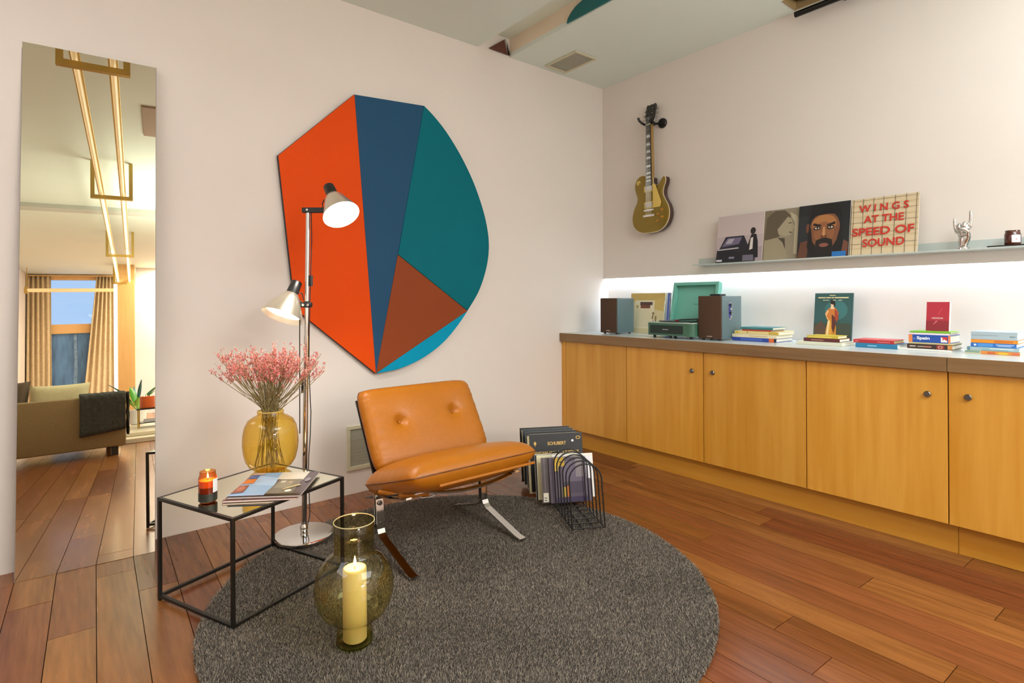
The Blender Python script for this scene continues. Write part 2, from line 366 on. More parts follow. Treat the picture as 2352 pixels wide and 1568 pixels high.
for n, (a, b_) in enumerate([(-.001, -2.395), (-2.3975, -3.6)]):
    p = thing('worktop', ['long white laminate worktop with brown edge, from the corner to the seam', 'short white laminate worktop piece right of the seam'][n], 'worktop', (-.2, (a+b_)/2, ZT))
    MB().box(-.49, .058, b_, a, ZT+.006, ZC).build('slab', CTOP, p)
    MB().box(-.497, -.4902, b_, a, ZT, ZC, c=.001).build('edge', CEDGE, p)
# led strip behind the wall lip
t = thing('led_strip', 'hidden white light strip under the wall shelf', 'light', (.04, -1.9, 1.3))
MB().box(.020, .052, -3.7, -.02, 1.335, 1.344).build('strip', mat('led_emit', '#ffffff', .5, emit=2., ecol='#e6f6ff'), t)

# ------------------------------------------------------------------ picture ledge
SHM = mat('shelf_lacquer', '#bcc4bf', .3)
sh = thing('wall_shelf', 'long thin pale grey metal picture ledge on the right wall', 'shelf', (-.06, -2.2, 1.345))
MB().box(-.118, -.001, -3.6, -.905, 1.340, 1.346).build('board', SHM, sh)
MB().box(-.006, -.0005, -3.6, -.885, 1.346, 1.392).build('back_flange', SHM, sh)

# ------------------------------------------------------------------ wall vents
def grille(t, M, w, h, slats, fr=.022):
    fm = VENTM
    MB(M).box(-w/2, w/2, -h/2, -h/2+fr, 0, .008, c=.002).box(-w/2, w/2, h/2-fr, h/2, 0, .008, c=.002).box(-w/2, -w/2+fr, -h/2+fr, h/2-fr, 0, .008, c=.002).box(w/2-fr, w/2, -h/2+fr, h/2-fr, 0, .008, c=.002).build('frame', fm, t)
    MB(M).box(-w/2+fr, w/2-fr, -h/2+fr, h/2-fr, 0, .002).build('screen', mat('vent_screen', '#a3a291', .7, noise=.06, nscale=200), t)
    for i in range(slats):
        y = -h/2+fr+(h-2*fr)*(i+.5)/slats
        MB(M).box(-w/2+fr, w/2-fr, y-.0012, y+.0012, .002, .0030).build('slat', mat('vent_slat', '#a9a897', .6), t)
t = thing('wall_vent', 'square cream-framed air vent low on the wall behind the chair', 'vent', (-2.06, 0, .265))
grille(t, frame((-2.055, -.001, .265), (1, 0, 0), (0, 0, 1), (0, -1, 0)), .255, .256, 12)
t = thing('ceiling_vent', 'rectangular air vent in the ceiling near the wall corner', 'vent', (-.57, -.215, H))
grille(t, frame((-.577, -.215, H-.001), (1, 0, 0), (0, -1, 0), (0, 0, -1)), .215, .32, 14, .02)
# ceiling recess with machine and black tube
t = thing('ceiling_recess_frame', 'beige wooden lining of the square ceiling recess', 'frame', (-.12, -2, H))
RW = mat('recess_wood', '#a98f63', .5)
MB().box(PX0, PX0+.012, PY0, PY1, H-.004, H+.3).box(PX1-.012, PX1, PY0, PY1, H-.004, H+.3).box(PX0+.012, PX1-.012, PY1-.012, PY1, H-.004, H+.3).box(PX0, PX1, PY0, PY1, H+.3, H+.32).build('lining', RW, t)
t = thing('projector', 'dark grey machine tucked inside the ceiling recess', 'projector', (-.12, -1.8, H+.02))
MB().box(-.175, -.06, -2.0, -1.6, H+.02, H+.2, c=.015).build('housing', mat('dark_grey_plastic', '#3c4044', .4), t)
MB().box(-.15, -.09, -1.75, -1.64, H+.004, H+.02, c=.004).build('lens_cover', BLACK, t)
MB().box(-.13, -.11, -1.95, -1.9, H+.2, H+.3).build('mount', BLACK, t)
t = thing('blind_roller', 'thin black roller tube under the ceiling at the right wall', 'roller', (-.08, -2.2, 2.775))
MB().cyl((-.088, -1.585, 2.777), (-.088, -3.3, 2.777), .0165, 20).build('tube', BLACKMET, t, smooth=40)
for y in (-1.85, -3.0): MB().box(-.105, -.001, y, y+.03, 2.79, 2.797).build('bracket', BLACKMET, t)

# ------------------------------------------------------------------ leaning mirror
mb_, md_ = Vector((-3.601, -.122, .001)), Vector((-3.131, -.150, .001))
ax = (md_-mb_).normalized(); tl_ = Vector((-3.574, -.003, 2.207)); ay = (tl_-mb_); ay = (ay-ax*ay.dot(ax)).normalized(); an = ax.cross(ay)
Mm = frame(mb_, ax, ay, an); hh = (tl_-mb_).dot(ay); sk = (tl_-mb_).dot(ax)
t = thing('tall_mirror', 'tall frameless mirror leaning against the left wall', 'mirror', (-3.37, -.08, 0))
ww = .4705
out = [(0, 0), (ww, 0), (ww+sk, hh), (sk, hh)]
MB(Mm).prism(out, -.004, 0).build('glass', mat('mirror_silver', '#e8dfca', .0, 1.), t)
MB(Mm).prism([(-.0025, -.0005), (ww+.0025, -.0005), (ww+sk+.0025, hh+.002), (sk-.0025, hh+.002)], -.007, -.0042).build('backing', mat('mirror_edge', '#9a958c', .4), t)

# ------------------------------------------------------------------ shaped painting
A = dict(o1=(-2.558, 1.886), t1=(-2.135, 2.302), t2=(-1.680, 2.333), o2=(-2.474, 1.071), bt=(-2.012, .686), cc=(-1.866, 1.393), r=(-1.360, 1.043))
arc = [(-1.680, 2.333), (-1.61, 2.283), (-1.53, 2.212), (-1.45, 2.12), (-1.377, 2.02), (-1.305, 1.90), (-1.245, 1.77), (-1.205, 1.65), (-1.182, 1.52), (-1.188, 1.40), (-1.22, 1.28), (-1.275, 1.16), (-1.360, 1.043)]
arc2 = [(-1.360, 1.043), (-1.43, .958), (-1.52, .868), (-1.62, .795), (-1.74, .738), (-1.87, .70), (-2.012, .686)]
def smooth_arc(pts, n=4):
    out = []
    for i in range(len(pts)-1):
        p0, p1, p2, p3 = pts[max(i-1, 0)], pts[i], pts[i+1], pts[min(i+2, len(pts)-1)]
        for k in range(n):
            t_ = k/n; out.append(tuple(.5*((2*p1[j])+(-p0[j]+p2[j])*t_+(2*p0[j]-5*p1[j]+4*p2[j]-p3[j])*t_**2+(-p0[j]+3*p1[j]-3*p2[j]+p3[j])*t_**3) for j in (0, 1)))
    return out+[pts[-1]]
pa = thing('shaped_painting', 'large shaped painting of orange, blue, teal and brown panels on the wall', 'painting', (-1.9, -.01, 1.5))
Mp = frame((0, -.003, 0), (1, 0, 0), (0, 0, 1), (0, -1, 0))
for nm, c, poly in (('orange_panel', '#e04c08', [A['o1'], A['t1'], A['bt'], A['o2']]), ('blue_panel', '#264f70', [A['t1'], A['t2'], A['cc'], A['bt']]),
                    ('teal_panel', '#006a76', [A['cc']]+smooth_arc(arc)[::-1]), ('brown_panel', '#8e4423', [A['cc'], A['r'], A['bt']]), ('cyan_panel', '#0096ba', smooth_arc(arc2))):
    cen = (sum(p[0] for p in poly)/len(poly), sum(p[1] for p in poly)/len(poly)); k = .0022
    pp = []
    for p in poly:
        d = math.hypot(p[0]-cen[0], p[1]-cen[1]); pp.append((p[0]+(cen[0]-p[0])*k/d, p[1]+(cen[1]-p[1])*k/d))
    o = MB(Mp).prism(pp, .001, .028).build('panel', mat(nm, c, .6, noise=.03, nscale=3, bump=.04, bscale=60, spec=.12), pa)
    o['label'] = nm.replace('_', ' ')
MB(Mp).prism([A['o1'], A['t1'], A['t2']]+smooth_arc(arc)[1:]+smooth_arc(arc2)[1:]+[A['o2']], 0, .022).build('backing', mat('dark_seam', '#1d2b33', .6), pa)

# ------------------------------------------------------------------ rug
RC, RR = Vector((-2.197, -1.247, 0)), .945
rg = thing('rug', 'round dark grey shaggy rug under the chair and side table', 'rug', RC)
MB().lathe([(0, .001), (RR-.012, .001), (RR-.004, .004), (RR-.006, .008), (RR-.03, .010), (0, .010)], 96, RC).build('rug_base', mat('rug_base', '#3f3a35', .95), rg, smooth=60)
rng = np.random.default_rng(4); N = 330000
rr = RR*np.sqrt(rng.random(N))*1.0; aa = rng.random(N)*2*np.pi
bx = RC.x+rr*np.cos(aa); by = RC.y+rr*np.sin(aa); fx = -3.0
keep = rr > 0
base = np.stack([bx, by, np.full(N, .008)], 1)
la = rng.random(N)*2*np.pi; ln = rng.uniform(.007, .013, N)
# gentle swirls in the lay of the pile
sw = np.sin(bx*9+1.3*np.sin(by*7))*1.5+np.sin(by*11+bx*4)
lx = np.cos(la)*.7+np.cos(sw)*.25; ly = np.sin(la)*.7+np.sin(sw)*.25
tip = base+np.stack([lx*ln*.8, ly*ln*.8, ln*.75], 1)
wv = np.stack([-np.sin(la), np.cos(la), np.zeros(N)], 1)*rng.uniform(.0012, .0022, N)[:, None]
V = np.empty((N*3, 3), np.float32); V[0::3] = base-wv; V[1::3] = base+wv; V[2::3] = tip
me = bpy.data.meshes.new('pile'); me.vertices.add(N*3); me.vertices.foreach_set('co', (V-np.array(RC, dtype=np.float32)).ravel())
me.loops.add(N*3); me.loops.foreach_set('vertex_index', np.arange(N*3, dtype=np.int32)); me.polygons.add(N)
me.polygons.foreach_set('loop_start', np.arange(0, N*3, 3, dtype=np.int32)); me.polygons.foreach_set('loop_total', np.full(N, 3, np.int32)); me.update(calc_edges=True); me.validate()
pmt = mat('pile_yarn', '#6b655e', .9); nt = pmt.node_tree; g = nt.nodes.new('ShaderNodeNewGeometry'); cr = nt.nodes.new('ShaderNodeValToRGB')
cr.color_ramp.elements[0].color = lin('#544c43'); cr.color_ramp.elements[1].color = lin('#978b7c'); e_ = cr.color_ramp.elements.new(.5); e_.color = lin('#72685d')
nt.links.new(g.outputs['Random Per Island'], cr.inputs[0]); nt.links.new(cr.outputs[0], nt.nodes['Principled BSDF'].inputs['Base Color'])
me.materials.append(pmt); o = bpy.data.objects.new('pile', me); COL.objects.link(o); o.parent = rg; o['kind'] = 'stuff'

# ------------------------------------------------------------------ side table
TC, TA = Vector((-2.855, -.739, 0)), math.radians(22.8); TW, TD, TH = .509, .44, .385
Mt = Matrix.Translation(TC) @ Matrix.Rotation(TA, 4, 'Z')
t = thing('side_table', 'low square side table with thin black metal frame and mirrored glass top', 'table', TC, TA)
BK = mat('table_frame_metal', '#2b2925', .35, .6); bw = .012
hx, hy = TW/2, TD/2
for sx in (-1, 1):
    for sy in (-1, 1):
        MB(Mt).box(sx*hx-(bw if sx > 0 else 0), sx*hx+(0 if sx > 0 else bw), sy*hy-(bw if sy > 0 else 0), sy*hy+(0 if sy > 0 else bw), (.001 if sy > 0 else .0108), TH, c=.001).build('leg', BK, t)
for z in (.0108, TH-bw):
    for s in (-1, 1):
        y = s*(hy-bw/2); MB(Mt).box(-hx+bw, hx-bw, y-bw/2, y+bw/2, z, z+bw, c=.001).build('rail', BK, t)
        x = s*(hx-bw/2); MB(Mt).box(x-bw/2, x+bw/2, -hy+bw, hy-bw, z, z+bw, c=.001).build('rail', BK, t)
MB(Mt).box(-hx+bw, hx-bw, -hy+bw, hy-bw, TH-.006, TH-.001).build('table_top', mat('mirror_top', '#e9e9d4', .03, 1.), t)

# ------------------------------------------------------------------ floor lamp
LB = Vector((-2.576, -.463, .0)); R_, F_ = rt0, fw
lm = thing('floor_lamp', 'chrome floor lamp with two cone shades on a tall pole', 'lamp', LB)
MB().lathe([(0, .018), (.122, .018), (.131, .024), (.133, .031), (.131, .037), (.12, .041), (.02, .044), (.0, .044)], 64, LB).build('base', CHROME, lm, smooth=40)
MB().lathe([(.016, .044), (.018, .05), (.018, .07), (.013, .078), (.013, .09), (.0, .09)], 24, LB).build('collar', CHROME, lm, smooth=40)
PT = LB+Vector((.022, -.014, 1.538))
MB().cyl(LB+Vector((0, 0, .08)), LB+(PT-LB)*.62, .0115).cyl(LB+(PT-LB)*.615, PT, .0095).build('pole', CHROME, lm, smooth=40)
MB().cyl(LB+Vector((-.014, .010, .5)), LB+Vector((-.012, .008, 1.1)), .0025, 8).build('cord', BLACK, lm, smooth=60)
def along(z): return LB+(PT-LB)*((z-0)/(1.538))
Ma = frame(PT, R_, F_, (0, 0, 1))
MB(Ma).box(-.026, .10, -.011, .011, -.012, .012, c=.002).build('arm', BLACK, lm)
MB(Ma).cyl((-.001, -.013, .001), (-.001, -.0105, .001), .005, 16).build('screw', CHROME, lm)
MB().cyl(along(1.098)-R_*.026, along(1.098)+R_*.022, .012).cyl(along(1.085), along(1.115), .015).build('clamp', BLACK, lm, smooth=40)
MB().cyl(along(1.098)-R_*.012-F_*.014, along(1.098)-R_*.012-F_*.018, .006, 16).cyl(along(1.098)+R_*.01-F_*.014, along(1.098)+R_*.01-F_*.018, .006, 16).build('screw', CHROME, lm)
def head(cap, mouth, rad, nm):
    cap, mouth = Vector(cap), Vector(mouth); a = (mouth-cap); Ln = a.length; a.normalize(); u = a.cross(Vector((0, 0, 1))).normalized(); v = a.cross(u)
    M = frame(cap, u, v, a)
    s = MB(M).lathe([(.024, .062), (.030, .064), (.044, .085), (rad*.78, Ln-.045), (rad, Ln), (rad-.0015, Ln+.001), (rad*.78-.003, Ln-.045), (.041, .088), (.022, .066), (.024, .062)], 56).build('shade', mat('shade_metal_'+nm, '#d8d0bd', .28, .85), lm, smooth=45)
    MB(M).lathe([(rad-.002, Ln-.001), (rad*.78-.004, Ln-.046), (.040, .090), (.0, .082)], 56).build('shade_lining', mat('shade_lining_glow', '#fff8ee', .6, emit=3.2, ecol='#fff4e4'), s, smooth=60)  # lining emits by itself to look flooded with bulb light
    MB(M).lathe([(0, 0), (.021, 0), (.0245, .004), (.027, .062), (.026, .070), (.0, .070)], 32).build('cap', BLACK, lm, smooth=40)
    bl = MB(M); bl.sphere((0, 0, Ln-.055), .028, 20, sc=(1, 1, 1.15)); bl.cyl((0, 0, .083), (0, 0, Ln-.07), .013)
    bl.build('bulb', mat('bulb_glow', '#ffffff', .5, emit=14., ecol='#fff3e2'), lm, smooth=60)
    return a
def at(r, z, dep=0): return Vector((LB.x, LB.y, 0))+R_*r+F_*dep+Vector((0, 0, z))
UC, UM = at(.114, 1.655, .025), at(.198, 1.508, -.055)
head(UC, UM, .084, 'upper')
LC, LM = at(-.034, 1.206, .02), at(-.074, 1.046, -.055)
head(LC, LM, .094, 'lower')
MB().tube([PT+R_*.07+Vector((0, 0, .01)), PT+R_*.066+Vector((0, 0, .03)), PT+R_*.075+Vector((0, 0, .048)), UC+(UM-UC)*.36-R_*.02], .0028, 8).build('head_cord', BLACK, lm, smooth=60)
MB().tube([PT+R_*.09, UC+(UM-UC)*.34], .006, 10).build('head_joint', BLACK, lm, smooth=60)
MB().tube([along(1.10)-R_*.02, LC+(LM-LC)*.34], .006, 10).tube([along(1.12)-R_*.016, along(1.15)-R_*.022, LC+(LM-LC)*.3+R_*.02], .0028, 8).build('head_joint', BLACK, lm, smooth=60)
cd = [PT+R_*.014-Vector((0, 0, .01))]+[along(z)+R_*(.016+.004*math.sin(z*5)) for z in (1.4, 1.25, 1.1, .95, .8)]+[along(z)+R_*(.020+.005*math.sin(z*14)) for z in (.7, .6, .5, .4, .3, .2, .12)]+[LB+Vector((.02, .02, .05))]
MB().tube(cd, .0022, 6).build('cord', BLACK, lm, smooth=60)
MB().cyl(along(1.235)+R_*.018, along(1.185)+R_*.018, .008, 12).build('cord_switch', BLACK, lm, smooth=40)
MB().cyl(along(.745)-R_*.014, along(.69)-R_*.014, .008, 12).build('cord_switch', BLACK, lm, smooth=40)

# ------------------------------------------------------------------ lounge chair
LEA = mat('cognac_leather', '#a8640f', .38, bump=.22, bscale=170, noise=.05, nscale=4, spec=.4)
PIPE = mat('leather_piping', '#6f3c10', .45); LEAD = mat('leather_dark_strap', '#8a4d14', .5)
ch = thing('lounge_chair', 'cognac leather lounge chair with buttoned back on chrome flat-bar legs', 'chair', (-2.06, -.86, .03))
def cushion(name, M, w, h, t, tufts=(), nx=64, ny=48, wr=0., corner=6., belly=.0, edge=.22):
    """puffy cushion centred on the frame: local x width, y height, z thickness"""
    b = MB(M); vs = []; fs = []
    def outline(u, v):  # map square to slightly rounded rectangle
        k = .055*(abs(u)**corner)*(abs(v)**corner)
        bul = 1-.018*(1-v*v)*0
        return (u*(w/2)*(1-k), v*(h/2)*(1-k))
    idx = {}
    for side in (1, -1):
        for j in range(ny+1):
            for i in range(nx+1):
                ed = i in (0, nx) or j in (0, ny)
                if side < 0 and ed: idx[(side, i, j)] = idx[(1, i, j)]; continue
                u = math.sin((i/nx*2-1)*PI/2*.97)/math.sin(PI/2*.97); v = math.sin((j/ny*2-1)*PI/2*.97)/math.sin(PI/2*.97)
                x, y = outline(u, v)
                dx, dy = (1-abs(u))*w/2, (1-abs(v))*h/2
                pr = (1-math.exp(-dx/(t*edge)))*(1-math.exp(-dy/(t*edge))); pr = pr**.62
                z = side*t/2*(pr+belly*(1-u*u)*(1-v*v))
                if side > 0:
                    for (tx, ty, td) in tufts:
                        r = math.hypot(x-tx, y-ty); z -= td*(math.exp(-(r/.022)**2)*.75+math.exp(-r/.045)*.7)
                    if wr:
                        e = math.exp(-dx/.035) * (1-math.exp(-dx/.004)); z += wr*e*math.sin(y*150+2*math.sin(y*47))*(1-math.exp(-dy/.03))
                        e = math.exp(-dy/.03) * (1-math.exp(-dy/.004)); z += wr*.5*e*math.sin(x*110+2*math.sin(x*37))
                idx[(side, i, j)] = len(vs); vs.append((x, y, z))
        for j in range(ny):
            for i in range(nx): fs.append((idx[(side, i, j)], idx[(side, i+1, j)], idx[(side, i+1, j+1)], idx[(side, i, j+1)]))
    b.add(vs, fs); o = b.build(name, LEA, ch, smooth=180)
    seam = [vs[idx[(1, i, 0)]] for i in range(nx)]+[vs[idx[(1, nx, j)]] for j in range(ny)]+[vs[idx[(1, i, ny)]] for i in range(nx, 0, -1)]+[vs[idx[(1, 0, j)]] for j in range(ny, 0, -1)]
    MB(M).tube(seam, .0032, 6, closed=True).build('piping', PIPE, o, smooth=60)
    return o
bu, bv = Vector((1, 0, 0)), Vector((0, .22, .35)).normalized(); bn = bu.cross(bv)
BC = Vector((-2.015, -.605, .498))
bk = cushion('back_cushion', frame(BC, bu, bv, bn), .645, .415, .095, tufts=((-.145, .015, .034), (.165, .03, .034)), wr=.0035, belly=.12)
for tx, ty in ((-.145, .015), (.165, .03)):
    MB(frame(BC+bu*tx+bv*ty+bn*.014, bu, bv, bn)).lathe([(0, .006), (.006, .005), (.010, .001), (.010, -.003), (0, -.004)], 20).build('button', LEA, bk, smooth=50)
su, sv = Vector((1, 0, 0)), Vector((0, -.44, .135)).normalized(); sn = Vector((0, .135, .44)).normalized()
SC_ = Vector((-2.045, -.90, .340))
cushion('seat_cushion', frame(SC_, su, -sv, sn), .675, .50, .14, wr=.0025, belly=.22, edge=.3)
# leather sling under the seat and back, frames, buckle
MB(frame(SC_-sn*.050, su, sv, sn)).box(-.205, .31, .10, .232, -.006, .006, c=.003).build('front_strap', LEAD if 0 else LEA, ch)
MB(frame(SC_-sn*.054, su, sv, sn)).box(-.325, .325, -.24, .05, -.006, .0, c=.002).build('seat_sling', BLACK, ch)
MB(frame(BC-bn*.05, bu, bv, bn)).box(-.31, .31, -.19, .18, -.008, .0, c=.003).build('back_panel', mat('black_leather', '#1d1713', .45), ch)
XLg, XRg = -2.372, -1.815
for X_ in (XLg, XRg):
    s = -1 if X_ == XLg else 1
    # flat bar side legs
    MB().ribbon([(X_, -.80, .272), (X_, -.815, .268), (X_, -.828, .25), (X_, -.835, .20), (X_, -.842, .125), (X_, -.852, .106), (X_, -.87, .093), (X_, -1.10, .030), (X_, -1.14, .025)], .034, .008, (1, 0, 0)).build('leg', CHROME, ch, smooth=20)
    MB().ribbon([(X_, -.812, .262), (X_, -.818, .20), (X_, -.822, .115), (X_, -.808, .098), (X_, -.78, .086), (X_, -.62, .034), (X_, -.585, .025)], .034, .008, (1, 0, 0)).build('leg', CHROME, ch, smooth=20)
    MB().ribbon([(X_*.0+(-2.29 if s < 0 else -1.74), -.655, .28), ((-2.29 if s < 0 else -1.74), -.60, .38), ((-2.29 if s < 0 else -1.74), -.475, .60)], .024, .007, (1, 0, 0)).build('back_upright', BLACKMET, ch)
    MB(frame((X_, -.838, .235), (1, 0, 0), (0, 0, 1), (0, -1, 0))).lathe([(0, .006), (.009, .006), (.0105, .003), (.0105, 0), (0, 0)], 20).build('bolt', CHROME, ch, smooth=40)
    MB(frame((X_, -.844, .150), (1, 0, 0), (0, 0, 1), (0, -1, 0))).lathe([(0, .003), (.004, .003), (.004, 0), (0, 0)], 12).build('bolt', KNOB, ch, smooth=40)
    # seat side rail following the cushion and back upright
    MB().ribbon([(X_, -1.10, .325), (X_, -.95, .283), (X_, -.80, .262), (X_, -.74, .262)], .024, .007, (1, 0, 0)).build('side_rail', CHROME, ch, smooth=20)
bow = [(-2.26+.44*u, -1.06, .286+.108*(u-.55)**2) for u in [i/20 for i in range(21)]]
MB().ribbon(bow, .03, .006, (0, 1, 0)).build('cross_bar', CHROME, ch, smooth=30)
MB().tube([(-2.385, -.86, .292), (-2.33, -.98, .298), (-2.24, -1.03, .296)], .010, 10).build('strap', LEA, ch, smooth=60)
MB().tube([(-2.26, -1.06, .318), (-2.32, -1.05, .318), (-2.29, -1.06, .300), (-2.25, -1.06, .294), (-2.22, -1.06, .305)], .0035, 8, closed=True).build('buckle', CHROME, ch, smooth=60)
MB().cyl((XLg, -.80, .258), (XRg, -.80, .258), .009, 14).build('cross_rod', CHROME, ch, smooth=40)
# ------------------------------------------------------------------ hurricane glass with pillar candle
OL = glass('olive_glass', '#f3eec4', '#cfc380', 1.45)
HV = Vector((-2.716, -1.374, .0185))
t = thing('hurricane_vase', 'tall olive glass hurricane with round belly and wide neck on the rug', 'vase', HV)
prof = [(0, .008), (.044, .008), (.050, .004), (.055, .003), (.0585, .010), (.0565, .03), (.0545, .055), (.056, .072), (.075, .082), (.098, .100), (.115, .128), (.1235, .160), (.1245, .190), (.119, .222), (.106, .250), (.086, .272), (.070, .284), (.0635, .292), (.0625, .305), (.063, .345), (.0645, .388), (.0625, .390)]
MB().lathe(prof, 72, HV).build('glass', OL, t, smooth=180)
MB().lathe([(0, .0), (.046, 0), (.0575, .004), (.0585, .010), (.05, .0075), (0, .007)], 48, HV).build('foot', glass('foot_glass', '#dfe8a8', '#a5b860', 1.5), t, smooth=60)
MB().tube([HV+Vector((.0637*math.cos(a), .0637*math.sin(a), .3895)) for a in [2*PI*i/64 for i in range(64)]], .0017, 8, closed=True).build('rim', mat('rim_glass', '#c7b981', .12, spec=.9), t, smooth=180)
WAX = mat('ivory_wax', '#f6e2bc', .42, sss=.6)
t = thing('pillar_candle', 'tall ivory pillar candle burning inside the olive hurricane glass', 'candle', HV+Vector((0, 0, .010)))
cz = HV+Vector((.001, 0, .0)); MB().lathe([(0, .010), (.034, .010), (.0375, .014), (.0375, .232), (.0365, .238), (.033, .240), (.028, .236), (.012, .2335), (0, .233)], 48, cz).build('wax', WAX, t, smooth=60)
MB().tube([cz+Vector((0, 0, .232)), cz+Vector((.0005, 0, .243)), cz+Vector((.002, -.001, .249))], .0013, 6).build('wick', BLACK, t)
FLM = mat('flame', '#ffe9b0', .5, emit=26., ecol='#ffd890')
def flame(par, c, s):
    MB().lathe([(0, 0), (.0035*s, .004*s), (.0048*s, .010*s), (.0040*s, .018*s), (.0020*s, .028*s), (0, .036*s)], 16, c).build('flame', FLM, par, smooth=180)
flame(t, cz+Vector((.001, 0, .243)), .95)
point('candle_light', cz+Vector((.001, 0, .262)), .012, 1.7, '#ffb45a')

# ------------------------------------------------------------------ jar candle, magazines, vase on the side table
JC = Vector((-3.035, -.805, TH))
AMB = glass('amber_glass', '#f8c080', '#d08440', 1.5)
t = thing('jar_candle', 'lit amber glass jar candle on the side table corner', 'candle', JC)
MB().lathe([(0, .001), (.026, .001), (.0295, .005), (.0305, .02), (.0305, .088), (.028, .096), (.0265, .100), (.0265, .112), (.0255, .112)], 40, JC).build('jar', AMB, t, smooth=60)
MB().lathe([(0, .004), (.0275, .004), (.0283, .056), (0, .056)], 32, JC).build('wax', mat('amber_wax', '#7a3414', .5), t, smooth=60)
MB().lathe([(0, .0562), (.0283, .0562), (.0283, .080), (0, .078)], 32, JC).build('melted_wax_glow', mat('amber_wax_glow', '#f08a30', .4, sss=.5), t, smooth=60)  # flame glow painted as an orange wax top over dark lower wax
MB().lathe([(.0309, .006), (.0312, .007), (.0312, .034), (.0309, .035)], 40, JC).build('dark_band', mat('dark_band', '#23251f', .5), t, smooth=60)
MB().lathe([(.0310, .038), (.0313, .038), (.0313, .086), (.0310, .086)], 20, JC, a0=-1.2, a1=.35).build('paper_label', mat('paper_label', '#dedfe4', .6), t, smooth=60)
MB().cyl(JC+Vector((0, 0, .08)), JC+Vector((0, 0, .088)), .0012, 6).build('wick', BLACK, t)
flame(t, JC+Vector((0, 0, .085)), .62)
point('candle_light', JC+Vector((0, 0, .10)), .008, .35, '#ff9a3c')

mc = [Vector(p) for p in ((-2.986, -.852, 0), (-2.765, -1.000, 0), (-2.585, -.765, 0), (-2.775, -.612, 0))]
def magazine(label, z, sh, shapes, cov, rot=0.):
    O = mc[0]+Vector((sh[0], sh[1], z)); U = (mc[1]-mc[0]); V = (mc[3]-mc[0]); V = V-U.normalized()*V.dot(U.normalized()); V = V.normalized()*.285; U = U.normalized()*.262
    R = Matrix.Rotation(rot, 3, 'Z'); U, V = R @ U, R @ V
    t = thing('magazine', label, 'magazine', O)
    M = frame(O, U.normalized(), V.normalized(), (0, 0, 1)); w, h = U.length, V.length
    MB(M).box(.001, w-.001, .001, h-.001, .0008, .0052).build('pages', mat('magazine_pages', '#d9cfc6', .7), t)
    MB(M).box(0, w, 0, h, 0, .0008).box(0, w, 0, h, .0052, .006).box(-.0008, 0, 0, h, 0, .006).build('cover', flat(cov, .3), t)
    prints('cover_print', t, O+Vector((0, 0, .006)), U, V, (0, 0, 1), shapes, rough=.3)
    return t
zt = TH+.0005
magazine('bottom magazine with a pinkish cover edge under the colourful one', zt, (-.012, -.004), [('#b98a84', rect(0, 0, 1, 1)), ('#6d3b33', rect(0, 0, 1, .05)), ('#3a2a26', rect(.25, 0, .3, .2))], '#a97b75', .03)
magazine('top magazine with collage cover of blue sky and grey buildings', zt+.0075, (.004, .004), [
    ('#5b4f52', rect(0, 0, 1, 1)), ('#8fb0cf', [(0, .08), (.52, .08), (.42, 1), (0, 1)]), ('#a9c3dc', [(.05, .5), (.5, .4), (.45, .75), (.05, .9)]), ('#dcd2c0', [(.45, .68), (.85, .62), (.85, 1), (.42, 1)]),
    ('#7a7468', [(.48, .08), (.86, .08), (.84, .66), (.50, .66)]), ('#8f8a7c', [(.52, .3), (.75, .3), (.74, .6), (.54, .6)]), ('#d9d2c2', rect(.55, .52, .62, .6)), ('#c9a79a', rect(.68, .5, .72, .56)),
    ('#d3763a', [(.0, .5), (.16, .52), (.14, .72), (0, .7)]), ('#8d4a34', [(0, .12), (.16, .16), (.13, .45), (0, .42)]), ('#b96a4e', ell(.07, .3, .05, .09)), ('#4a66a3', rect(0, .72, .13, .86)), ('#c9a9a0', rect(0, .88, .18, .96)),
    ('#e8e2d4', ell(.78, .16, .05, .05)), ('#c7b487', [(.7, .2), (.9, .38), (.86, .42), (.68, .24)]), ('#8d8489', ell(.93, .6, .04, .08)), ('#201d20', rect(.5, 0, 1, .045)), ('#9ab4d8', rect(0, 0, .5, .05))], '#6b5d5f')

VC = Vector((-2.745, -.548, TH+.0005))
YG = glass('yellow_glass', '#fae79a', '#e0bb58', 1.5)
t = thing('yellow_vase', 'round-shouldered yellow glass vase on the side table', 'vase', VC)
MB().lathe([(0, .004), (0.0517, .004), (0.0592, .002), (0.0677, .006), (0.0865, .020), (0.1015, .045), (0.1100, .080), (0.1137, .115), (0.1119, .155), (0.1053, .190), (0.0912, .217), (0.0696, .232), (0.0564, .237), (0.0531, .243), (0.0541, .255), (0.0522, .256)], 72, VC).build('glass', YG, t, smooth=180)
MB().tube([VC+Vector((.0531*math.cos(a), .0531*math.sin(a), .255)) for a in [2*PI*i/48 for i in range(48)]], .0022, 8, closed=True).build('rim', mat('rim_glass_yellow', '#d9ba5a', .12, spec=.9), t, smooth=180)
